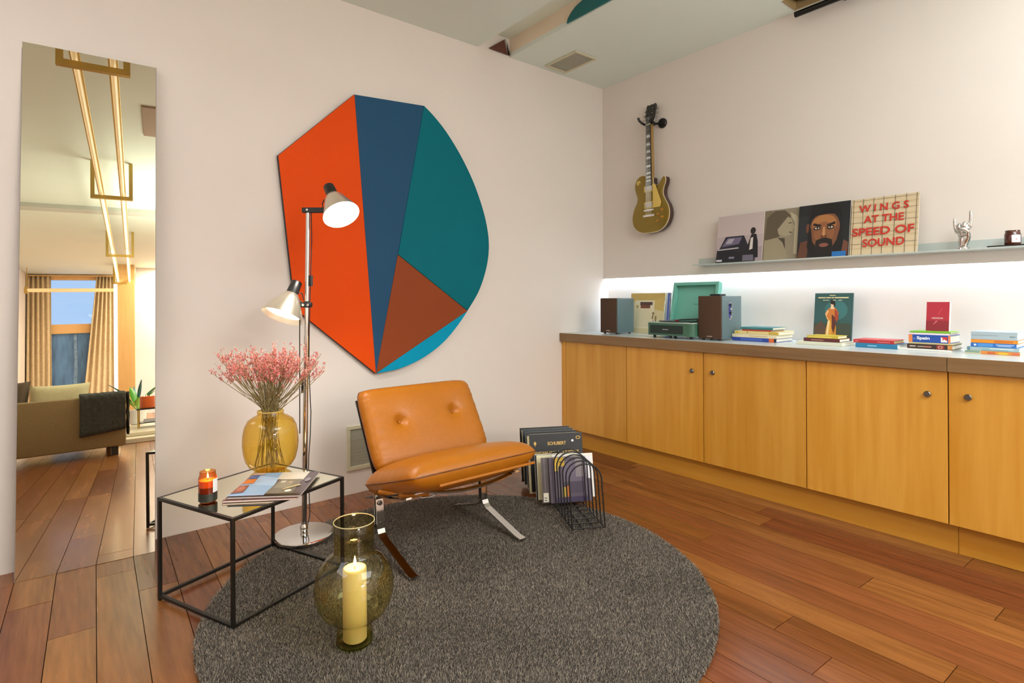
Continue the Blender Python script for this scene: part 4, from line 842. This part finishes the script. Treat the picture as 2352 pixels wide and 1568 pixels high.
wings = leaning('shelf record with red block lettering on a cream panelled cover', -1.866, .312, .312, ZS, -.082, -.036, '#cdb896', [('#d3bf9c', rect(0, 0, 1, 1))]+[('#c9b48e', rect(0, v, 1, v+.03)) for v in (.1, .3, .47, .66, .86)]
    +[('#3a3026', rect(u, 0, u+.006, 1)) for u in (.03, .18, .34, .49, .66, .82, .965)]+[('#5a4c3a', rect(0, v, 1, v+.005)) for v in (.19, .38, .57, .77, .96)], group='records on the picture ledge', th=.005)
t, O_, U_, V_, N_, M_ = wings
RED, ORG = flat('#c4301f'), flat('#d8662a')
for ws, u, v, w_, h_ in [('W I N G S', .12, .75, .74, .13), ('AT THE', .20, .555, .60, .13), ('SPEED OF', .03, .335, .92, .14), ('SOUND', .20, .135, .62, .14)]:
    text(ws, 'red_lettering', t, O_+U_*(u*.312)+V_*(v*.312), U_, V_, N_, w_*.312, h_*.312, RED, off=.0046, bold=.025)
# hand sculpture: silver hand with raised index and little finger
t = thing('hand_sculpture', 'small silver hand sculpture making the horns sign on the ledge', 'sculpture', (-.075, -2.362, ZS))
def skin(name, chains, matl, parent, sub=2):
    """chains: list of [(point, radius), ...]; first point of each later chain is an index into the first list"""
    vs, es, rs = [], [], []
    for ch_ in chains:
        prev = None
        for it in ch_:
            if isinstance(it, int): prev = it; continue
            p, r = it; vs.append(p); rs.append(r); i = len(vs)-1
            if prev is not None: es.append((prev, i))
            prev = i
    me = bpy.data.meshes.new(name); inv = world_of(parent).inverted(); me.from_pydata([tuple(inv @ Vector(v)) for v in vs], es, [])
    o = bpy.data.objects.new(name, me); COL.objects.link(o); me.materials.append(matl); o.parent = parent
    sk_ = o.modifiers.new('s', 'SKIN'); sl = me.skin_vertices[0].data if me.skin_vertices else None
    if sl is None:
        bm = bmesh.new(); bm.from_mesh(me); bm.verts.layers.skin.new() if not bm.verts.layers.skin else None; bm.to_mesh(me); bm.free(); sl = me.skin_vertices[0].data
    for i, r in enumerate(rs): sl[i].radius = (r, r)
    sl[0].use_root = True; sk_.use_smooth_shade = True
    sb = o.modifiers.new('b', 'SUBSURF'); sb.levels = sub; sb.render_levels = sub
    dg = bpy.context.evaluated_depsgraph_get(); me2 = bpy.data.meshes.new_from_object(o.evaluated_get(dg)); o.modifiers.clear(); o.data = me2
    for p in me2.polygons: p.use_smooth = True
    return o
hc = Vector((-.075, -2.362, ZS))
def hp(r, u, d=0): return (hc.x-d, hc.y-r, hc.z+u)      # r right, u up, d towards the room
SILV = mat('silver', '#d9d7d4', .14, 1.)
skin('hand', [
    [(hp(.0, .0), .021), (hp(.0, .025), .019), (hp(.0, .05), .021), (hp(.0, .075), .024), (hp(.0, .098), .022)],
    [3, (hp(-.022, .085), .012), (hp(-.030, .105), .0085), (hp(-.032, .125), .0075), (hp(-.033, .145), .0068), (hp(-.033, .153), .005)],
    [4, (hp(.024, .105), .012), (hp(.029, .13), .0092), (hp(.030, .152), .0082), (hp(.0295, .172), .0074), (hp(.028, .184), .0052)],
    [4, (hp(.009, .118, .004), .0102), (hp(.010, .128, .018), .009), (hp(.009, .110, .028), .0082), (hp(.008, .095, .022), .007)],
    [4, (hp(-.011, .113, .004), .0098), (hp(-.011, .122, .018), .0088), (hp(-.011, .105, .027), .008), (hp(-.010, .090, .022), .007)],
    [2, (hp(.022, .062, .010), .012), (hp(.022, .082, .022), .0095), (hp(.008, .094, .034), .0085), (hp(-.008, .098, .036), .0065)]], SILV, t)
MB().lathe([(0, 0), (.026, 0), (.026, .006), (.021, .010), (0, .010)], 32, hc).build('base', SILV, t, smooth=40)
# tray and jar
t = thing('tray', 'flat black tray under the amber jar on the ledge', 'tray', (-.072, -2.53, ZS))
MB().prism(rrect(-.112, -.032, -2.64, -2.453, .02), ZS, ZS+.006).build('plate', BLACK, t)
jc = Vector((-.074, -2.541, ZS+.0064))
t = thing('amber_jar', 'small amber glass candle jar with white label on the ledge tray', 'jar', jc)
MB().lathe([(0, 0), (.027, 0), (.0295, .004), (.0295, .048), (.0265, .055), (.0265, .066), (.0245, .066), (.0245, .056), (.027, .047), (.027, .006), (0, .004)], 40, jc).build('jar', mat('amber_jar_glass', '#4a1d10', .12, spec=.8), t, smooth=50)
MB().lathe([(.0298, .010), (.030, .010), (.030, .044), (.0298, .044)], 14, jc, a0=PI*1.03-.6+.55, a1=PI*1.03+.6+.55).build('paper_label', mat('paper_label', '#dedfe4', .6), t, smooth=60)
text('A', 'label_lettering', t, jc+Vector((-.0268, -.0142, .020)), Vector((.5, -.866, 0)), (0, 0, 1), Vector((-.866, -.5, 0)), .007, .009, flat('#c07a78'), off=.0012)
flame(t, jc+Vector((0, 0, .052)), .5)
# ------------------------------------------------------------------ electric guitar on its wall hook
GX, GY, GZ = -.062, -.522, 1.602
gt = thing('electric_guitar', 'gold-topped electric guitar with cream pickguard hanging on the right wall', 'guitar', (GX, GY, GZ))
Mg = wallface(GX, GY, GZ) @ Matrix.Rotation(math.radians(.4), 4, 'Z')       # x right, y up, z to the room
half = [(0, 0), (.060, .004), (.108, .022), (.145, .055), (.165, .10), (.168, .145), (.156, .19), (.134, .228), (.119, .262), (.117, .292), (.124, .322), (.136, .350), (.140, .375), (.134, .393), (.122, .398), (.110, .388), (.098, .368), (.083, .350), (.060, .345), (.040, .352), (.029, .372), (.028, .405)]
left = [(-.028, .420), (-.055, .433), (-.090, .432), (-.120, .412), (-.136, .380), (-.138, .345), (-.127, .305), (-.117, .272), (-.121, .238), (-.142, .200), (-.160, .155), (-.166, .108), (-.152, .058), (-.112, .020), (-.060, .003)]
body = smooth_arc(half+left+[half[0]], 3)[:-1]
GOLD = mat('gold_top', '#8d7423', .3, .45, coat=.4, noise=.04, nscale=4); MAHO = mat('mahogany_dark', '#3a1d14', .35, coat=.4); CREAM = mat('cream_plastic', '#e3c566', .4); BIND = mat('binding_cream', '#ded3b0', .4)
def scaled(pts, k, c=(0, .2)): return [(c[0]+(p[0]-c[0])*k, c[1]+(p[1]-c[1])*k) for p in pts]
gb = MB(Mg).prism(body, -.045, -.002).build('body', MAHO, gt, smooth=40)
MB(Mg).prism(scaled(body, 1.003), -.002, .0035).build('binding', BIND, gb, smooth=40)
b = MB(Mg); n = len(body); rings = [(.985, .004), (.93, .0065), (.8, .0095), (.5, .0115), (.0, .012)]
vs = []; fs = []
for k, z in rings[:-1]: vs += [(p[0], p[1], z) for p in scaled(body, k)]
vs.append((0, .2, .012))
for j in range(len(rings)-2):
    for i in range(n): fs.append((j*n+i, j*n+(i+1) % n, (j+1)*n+(i+1) % n, (j+1)*n+i))
for i in range(n): fs.append(((len(rings)-2)*n+i, (len(rings)-2)*n+(i+1) % n, len(vs)-1))
b.add(vs, fs); b.build('gold_top', GOLD, gt, smooth=180)
# neck, fretboard, frets, inlays
MB(Mg).prism([(-.0275, .36), (.0275, .36), (.0215, .795), (-.0215, .795)], -.018, .013).build('neck', mat('neck_wood', '#9a7a45', .4), gt)
MB(Mg).prism([(-.0285, .335), (.0285, .335), (.0212, .795), (-.0212, .795)], .013, .018).build('fretboard', mat('fretboard_wood', '#231713', .4), gt)
L0 = .795; scale_l = .628
fy = [L0-scale_l*(1-2**(-k/12)) for k in range(0, 23)]
for k, y in enumerate(fy[1:]):
    if y < .337: continue
    hw = .0212+(.795-y)/.46*.0073; MB(Mg).box(-hw, hw, y-.0008, y+.0008, .018, .0192).build('fret', STEEL, gt)
for k in (3, 5, 7, 9, 12, 15, 17, 19):
    a_, b_ = fy[k], fy[k-1]; m_ = (a_+b_)/2; hh_ = (b_-a_)*.30; hw = .0165+(.795-m_)/.46*.005
    MB(Mg).prism([(-hw, m_-hh_), (hw, m_-hh_), (hw*.82, m_+hh_), (-hw*.82, m_+hh_)], .018, .0188).build('inlay', mat('pearl', '#cfcac6', .2), gt)
MB(Mg).box(-.0215, .0215, .795, .799, .012, .020).build('nut', BIND, gt)
hd = [(-.0215, .799), (.0215, .799), (.030, .83), (.040, .86), (.043, .945), (.036, .962), (.012, .955), (0, .962), (-.012, .955), (-.036, .962), (-.043, .945), (-.040, .86), (-.030, .83)]
Mh = Mg @ Matrix.Translation((0, .799, .012)) @ Matrix.Rotation(math.radians(-14), 4, 'X') @ Matrix.Translation((0, -.799, -.012))
MB(Mh).prism(hd, -.002, .013).build('headstock', mat('headstock_black', '#121110', .25, coat=.5), gt)
for i in range(3):
    for s in (-1, 1):
        y = .845+i*.036; q = MB(Mh).cyl((s*.026, y, .013), (s*.026, y, .024), .004, 12); q.cyl((s*.040, y, .004), (s*.054, y, .004), .0022, 8); q.box(min(s*.052, s*.064), max(s*.052, s*.064), y-.008, y+.008, .001, .007, c=.002)
        q.build('tuning_peg', STEEL, gt, smooth=40)
for y in (.325, .205):
    pk = MB(Mg).prism(rrect(-.045, .045, y-.023, y+.023, .004), .011, .016).build('pickup', CREAM, gt)
    MB(Mg).prism(rrect(-.034, .034, y-.017, y+.017, .004), .016, .021).build('pickup_cover', STEEL, pk)
MB(Mg).prism(rrect(-.045, .045, .160, .172, .005), .011, .022).build('bridge', CHROME, gt)
MB(Mg).prism(rrect(-.052, .052, .118, .133, .006), .011, .022).build('tailpiece', CHROME, gt)
MB(Mg).prism([(.036, .352), (.055, .352), (.108, .215), (.098, .180), (.036, .180)], .015, .0175).build('pickguard', CREAM, gt)
for x, y in ((.075, .128), (.112, .158), (.073, .080), (.112, .104)):
    MB(Mg @ Matrix.Translation((x, y, 0))).lathe([(0, .022), (.0075, .022), (.010, .010), (.010, .005)], 20).build('knob', mat('amber_knob', '#b8802c', .3, .2), gt, smooth=40)
MB(Mg @ Matrix.Translation((-.098, .382, 0))).lathe([(.008, .008), (.017, .008), (.017, .0095), (.008, .0095)], 24).build('selector_ring', CREAM, gt, smooth=40)
MB(Mg).cyl((-.098, .382, .008), (-.104, .385, .024), .003, 8).build('selector_switch', CREAM, gt)
for i in range(6):
    x = -.0165+.0066*i; MB(Mg).tube([(x*1.35, .125, .0225), (x*1.3, .166, .0235), (x, .797, .0212), (x*1.3, .85, .0245-.0)], .0004+.00006*(5-i), 4).build('string', STEEL, gt)
MB(Mg).cyl((.125, .035, -.024), (.137, .028, -.024), .006, 12).build('strap_button', STEEL, gt)
t = thing('guitar_hook', 'black round wall hook holding the guitar by its headstock', 'hook', (-.01, -.59, 2.40))
Mk = frame((0, 0, 0), (0, -1, 0), (0, 0, 1), (-1, 0, 0))
MB(frame((-.0005, -.590, 2.405), (0, -1, 0), (0, 0, 1), (-1, 0, 0))).lathe([(0, .016), (.030, .016), (.036, .010), (.036, 0), (0, 0)], 36).build('wall_plate', BLACK, t, smooth=40)
MB().tube([(-.016, -.580, 2.41), (-.026, -.545, 2.406), (-.026, -.520, 2.404)], .007, 10).build('arm', BLACK, t, smooth=60)
MB().tube([(-.125, -.462, 2.452), (-.118, -.468, 2.43), (-.09, -.476, 2.412), (-.045, -.484, 2.404), (-.026, -.515, 2.404), (-.045, -.552, 2.404), (-.09, -.562, 2.412), (-.115, -.568, 2.43)], .0085, 10).build('yoke', BLACK, t, smooth=60)

# ------------------------------------------------------------------ pendant of brass tubes (seen in the tall mirror)
BR = mat('brass_satin', '#c2a55c', .35, .7); TUBE = mat('lamp_tube', '#f0dfb4', .35, emit=.35, ecol='#ffe2a8')
TUBE2 = mat('lamp_tube_lit', '#f3e6c4', .35, emit=1.1, ecol='#ffe9c0'); TUBE3 = mat('lamp_tube_bright', '#f6ecd2', .35, emit=3., ecol='#fff0d0')
def pend(name, label, a, b_, brk):
    t = thing(name, label, 'lamp', ((a[0]+b_[0])/2, (a[1]+b_[1])/2, 2.5))
    A_, B_ = Vector(a), Vector(b_); d = (B_-A_).normalized(); w = d.cross(Vector((0, 0, 1))).normalized()
    for o in (-.085, .085):
        for k_, (f0, f1) in enumerate(((0, .33), (.333, .63), (.633, 1))):
            MB().tube([A_+(B_-A_)*f0+w*o+Vector((0, 0, .022)), A_+(B_-A_)*f1+w*o+Vector((0, 0, .022))], .014, 14).build('tube', (TUBE, TUBE2, TUBE3)[k_], t, smooth=60)
        MB(frame(A_+w*o, w, d, Vector((0, 0, 1)))).box(-.024, .024, 0, (B_-A_).length, .038, .052, c=.002).build('channel', BR, t)
    for y in brk:
        c = A_+d*y
        M = frame(c, w, d, (0, 0, 1)); bt = MB(M).box(-.165, .165, -.016, .016, -.034, .0, c=.001).build('crossbar', BR, t)
        for s in (-1, 1): MB(M).box(s*.165-(.032 if s > 0 else 0), s*.165+(0 if s > 0 else .032), -.016, .016, 0, H-c.z-.001, c=.001).build('hanger', BR, t)
    return t
pend('tube_pendant', 'long brass pendant with two glowing tubes below the ceiling, seen in the mirror', (-3.385, -.42, 2.5), (-3.72, -9.85, 2.5), (.32, 3.05, 6.2, 9.1))
t = thing('wall_tube_lamp', 'horizontal glowing brass tube lamp before the far window', 'lamp', (-4.5, -9.9, 2.42))
MB().tube([(-5.15, -10.0, 2.42), (-3.88, -10.0, 2.42)], .034, 14).build('tube', TUBE, t, smooth=60)
MB().box(-5.19, -5.14, -10.03, -9.97, 2.36, 2.48, c=.004).build('end_cap', BR, t); MB().box(-3.89, -3.84, -10.03, -9.97, 2.36, 2.48, c=.004).build('end_cap', BR, t)
MB().cyl((-5.16, -10, 2.47), (-5.16, -10, H-.001), .006, 8).build('hanger', BR, t); MB().cyl((-3.87, -10, 2.47), (-3.87, -10, H-.001), .006, 8).build('hanger', BR, t)
# smoke detector-like ceiling speaker seen in mirror
t = thing('ceiling_vent', 'brown ceiling panel near the pendant, seen in the mirror', 'vent', (-3.0, -2.1, H))
MB().box(-3.215, -2.94, -2.62, -2.0, H-.012, H, c=.003).build('panel', mat('ceiling_brown_panel', '#a58b74', .7), t)

# ------------------------------------------------------------------ curtains
CUR = mat('curtain_linen', '#c9b694', .85, noise=.08, nscale=20, bump=.1, bscale=300)
def curtain(label, x0, x1, xb0, xb1, y, zt_, zb, folds, ph):
    t = thing('curtain', label, 'curtain', ((x0+x1)/2, y, zt_), 0, 'linen curtains at the far window')
    b = MB(); nx, nz = folds*10, 14; vs = []; fs = []
    for j in range(nz+1):
        v = j/nz; z = zt_+(zb-zt_)*v
        for i in range(nx+1):
            u = i/nx; x = (x0+(xb0-x0)*v)*(1-u)+(x1+(xb1-x1)*v)*u
            vs.append((x, y+.035*math.sin(u*folds*2*PI+ph)*(.7+.3*math.sin(3*v+u*4)), z))
    for j in range(nz):
        for i in range(nx): fs.append((j*(nx+1)+i, j*(nx+1)+i+1, (j+1)*(nx+1)+i+1, (j+1)*(nx+1)+i))
    b.add(vs, fs); o = b.build('cloth', CUR, t, smooth=180); sm = o.modifiers.new('s', 'SOLIDIFY'); sm.thickness = .004
curtain('gathered beige curtain at the outer side of the far window', -5.28, -4.93, -5.28, -4.90, -10.80, 2.79, .06, 5, 0)
curtain('draped beige curtain at the column side of the far window', -4.22, -3.95, -4.46, -3.93, -10.78, 2.79, .06, 5, 1)
t = thing('curtain_rail', 'thin wooden curtain rail above the far window', 'rail', (-4.6, -10.8, 2.8)); MB().box(-5.29, -3.9, -10.82, -10.76, 2.792, 2.81).build('bar', wood('column_wood', '#cf9444', '#dea75a'), t)

# ------------------------------------------------------------------ sofa with throw (behind the camera, seen in the mirror)
SA = math.radians(-7.2); SO = Vector((-3.425, -4.09, 0))
Ms = Matrix.Translation(SO) @ Matrix.Rotation(SA, 4, 'Z')     # local x to the room's right, y towards the tall mirror's wall
FAB = mat('sofa_fabric', '#86704a', .9, noise=.06, nscale=60, bump=.25, bscale=500); CSH = mat('cushion_fabric', '#c9bf95', .9, noise=.05, nscale=30)
sf = thing('sofa', 'olive beige fabric sofa seen from behind in the mirror', 'sofa', SO, SA)
SW = 1.72
MB(Ms).box(-SW, 0, -.17, 0, .09, .60, c=.02).build('backrest', FAB, sf, smooth=40)
MB(Ms).box(-SW+.16, -.16, -.92, -.17, .09, .32, c=.02).build('seat_base', FAB, sf, smooth=40)
MB(Ms).box(-.16, 0, -.92, -.171, .09, .50, c=.03).build('armrest', FAB, sf, smooth=40); MB(Ms).box(-SW, -SW+.16, -.92, -.171, .09, .50, c=.03).build('armrest', FAB, sf, smooth=40)
for x in (-SW+.17, -.86):
    MB(Ms).box(x, x+.68, -.90, -.18, .322, .45, c=.04).build('seat_cushion', CSH, sf, smooth=60)
for x, y in ((-.09, -.10), (-SW+.09, -.10), (-.09, -.84), (-SW+.09, -.84)):
    MB(Ms).box(x-.03, x+.03, y-.03, y+.03, 0, .09, c=.004).build('leg', BLACK, sf)
def pillow(label, x, y, z, w, h, tilt, rz, m_):
    t = thing('cushion', label, 'cushion', Ms @ Vector((x, y, z)), 0, 'cushions on the sofa'); M = Ms @ Matrix.Translation((x, y, z)) @ Matrix.Rotation(rz, 4, 'Z') @ Matrix.Rotation(tilt, 4, 'X')
    vs, fs, n = [], [], 16
    for s in (1, -1):
        for j in range(n+1):
            for i in range(n+1):
                u, v = i/n*2-1, j/n*2-1; e = max(0, (1-u**4)*(1-v**4)); k = 1-.06*(1-v*v)*0
                vs.append((u*w/2*(1-.07*(1-v*v)), s*.075*e**.5, v*h/2*(1-.07*(1-u*u))+h/2))
    for s in (0, 1):
        o_ = s*(n+1)**2
        for j in range(n):
            for i in range(n): fs.append((o_+j*(n+1)+i, o_+j*(n+1)+i+1, o_+(j+1)*(n+1)+i+1, o_+(j+1)*(n+1)+i))
    MB(M).add(vs, fs).build('cover', m_, t, smooth=180, merge=False)
pillow('pale cream cushion leaning wide along the sofa back', -.52, -.285, .452, .48, .30, .16, 0, CSH)
pillow('dark brown cushion at the wall end of the sofa', -.90, -.31, .452, .26, .36, .25, .35, mat('dark_cushion', '#5b4c3a', .9))
pillow('cream cushion partly hidden behind the brown one on the sofa', -1.385, -.295, .452, .29, .34, .2, -.1, CSH)
# throw
TH_ = mat('throw_wool', '#3b3a32', .95, noise=.3, nscale=40, bump=.9, bscale=160)
t = thing('throw_blanket', 'dark green-grey woven throw hanging over the sofa corner', 'blanket', Ms @ Vector((-.2, 0, .6)))
b = MB(Ms); vs, fs = [], []; nu, nv = 24, 30
path = [(.018, .22), (.018, .40), (.020, .55), (.018, .612), (-.03, .624), (-.10, .624), (-.17, .618), (-.195, .58), (-.20, .54)]
def pth(v):
    f = v*(len(path)-1); i = min(int(f), len(path)-2); q = f-i; return [path[i][k]+(path[i+1][k]-path[i][k])*q for k in (0, 1)]
r3 = random.Random(5)
for j in range(nv+1):
    for i in range(nu+1):
        u, v = i/nu, j/nv; y, z = pth(v); x = -.375+.37*u
        wv_ = .006*math.sin(u*23+v*5)+.004*math.sin(v*31+u*9)+r3.uniform(-.0015, .0015)
        if v < .15: z += (.15-v)*(.25*u)
        vs.append((x, y+(abs(wv_)+.001 if v < .35 else 0), z+(abs(wv_) if .35 <= v < .8 else 0)))
for j in range(nv):
    for i in range(nu): fs.append((j*(nu+1)+i, j*(nu+1)+i+1, (j+1)*(nu+1)+i+1, (j+1)*(nu+1)+i))
b.add(vs, fs); o = b.build('cloth', TH_, t, smooth=180); sm = o.modifiers.new('s', 'SOLIDIFY'); sm.thickness = .008; sm.offset = 1
b = MB(Ms); 
for k in range(3):
    x0_ = .020+.004*k; vs = []; fs = []
    for j in range(13):
        v = j/12
        for i in range(5): vs.append((x0_+.006*math.sin(v*9+k*2+i)+.006, -.02-.04*k-.03*i, .625-v*(.43-.06*k)))
    for j in range(12):
        for i in range(4): fs.append((j*5+i, j*5+i+1, (j+1)*5+i+1, (j+1)*5+i))
    b.add(vs, fs)
o = b.build('side_fold', TH_, t, smooth=180); o['kind'] = 'stuff'; sm = o.modifiers.new('s', 'SOLIDIFY'); sm.thickness = .012

# ------------------------------------------------------------------ far table, candle, plant
MARB = mat('pale_stone', '#d2c6ad', .3, noise=.04, nscale=3)
t = thing('low_platform', 'low pale stone platform on the floor beyond the sofa', 'platform', (-2.9, -6.4, 0))
MB().box(-3.56, -2.0, -7.6, -5.10, 0, .055, c=.006).build('lower_slab', MARB, t); MB().box(-3.50, -2.0, -7.6, -5.35, .058, .10, c=.004).build('upper_slab', MARB, t)
t = thing('brass_side_table', 'small brass-legged side table carrying the orange candle', 'table', (-3.2, -6.0, .1))
for x, y in ((-3.385, -5.86), (-2.98, -5.86), (-3.385, -6.24), (-2.98, -6.24)): MB().cyl((x, y, .1003), (x, y, .335), .008, 12).build('leg', BR, t)
MB().box(-3.40, -2.96, -6.26, -5.84, .335, .350, c=.002).build('table_top', mat('dark_glass_top', '#2b2b2b', .1), t)
MB().box(-3.38, -2.98, -6.24, -5.86, .16, .168).build('lower_shelf', mat('dark_glass_top', '#2b2b2b', .1), t)
MB().box(-3.33, -3.05, -6.15, -5.93, .169, .20, c=.002).build('book', flat('#ddd9dd'), t)
t = thing('orange_candle', 'large orange three-wick candle on the brass side table', 'candle', (-3.28, -6.0, .35))
MB().lathe([(0, 0), (.080, 0), (.085, .004), (.085, .150), (.08, .153), (.074, .148), (0, .146)], 40, (-3.285, -6.0, .3505)).build('wax', mat('orange_wax', '#c4581c', .4, sss=.2, emit=.0), t, smooth=50)
for a in range(3):
    c = Vector((-3.285+.04*math.cos(a*2.1+.3), -6+.04*math.sin(a*2.1+.3), .50)); MB().cyl(c-Vector((0, 0, .01)), c, .0015, 6).build('wick', BLACK, t); flame(t, c-Vector((0, 0, .004)), .7)
t = thing('potted_plant', 'green broad-leaved plant in a white pot beyond the sofa', 'plant', (-3.45, -6.7, .1))
MB().lathe([(0, 0), (.075, 0), (.095, .005), (.115, .2), (.108, .2), (.10, .17), (0, .165)], 32, (-3.42, -6.75, .1005)).build('pot', mat('white_pot', '#e2e2e0', .4), t, smooth=40)
LG = [mat('leaf_green', '#4f9a2a', .35), mat('leaf_lime', '#93c63a', .35), mat('leaf_teal', '#2f7076', .4)]
r4 = random.Random(8)
for i in range(15):
    a = r4.uniform(0, 2*PI); ln_ = r4.uniform(.28, .62); k = 2 if ln_ > .5 else r4.randrange(2); p0 = Vector((-3.42, -6.75, .265)); b = MB()
    d = Vector((math.cos(a)*.42, math.sin(a)*.42, 1)).normalized(); s = d.cross(Vector((0, 0, 1))).normalized(); wd = .045 if k < 2 else .022
    vs = []; fs = []
    for j in range(9):
        v = j/8; c = p0+d*ln_*v+Vector((math.cos(a), math.sin(a), -.5))*.10*v*v*(1+(k == 2)); ww_ = wd*math.sin(PI*min(1, .08+.92*max(0, v-.25)/.75)) if v > .25 else .004
        ww_ = max(ww_, .003); vs += [c-s*ww_, c+Vector((0, 0, -.008)), c+s*ww_]
    for j in range(8): fs += [(j*3, j*3+1, j*3+4, j*3+3), (j*3+1, j*3+2, j*3+5, j*3+4)]
    b.add(vs, fs); o = b.build('leaf', LG[k], t, smooth=180, recalc=False); sm = o.modifiers.new('s', 'SOLIDIFY'); sm.thickness = .0015
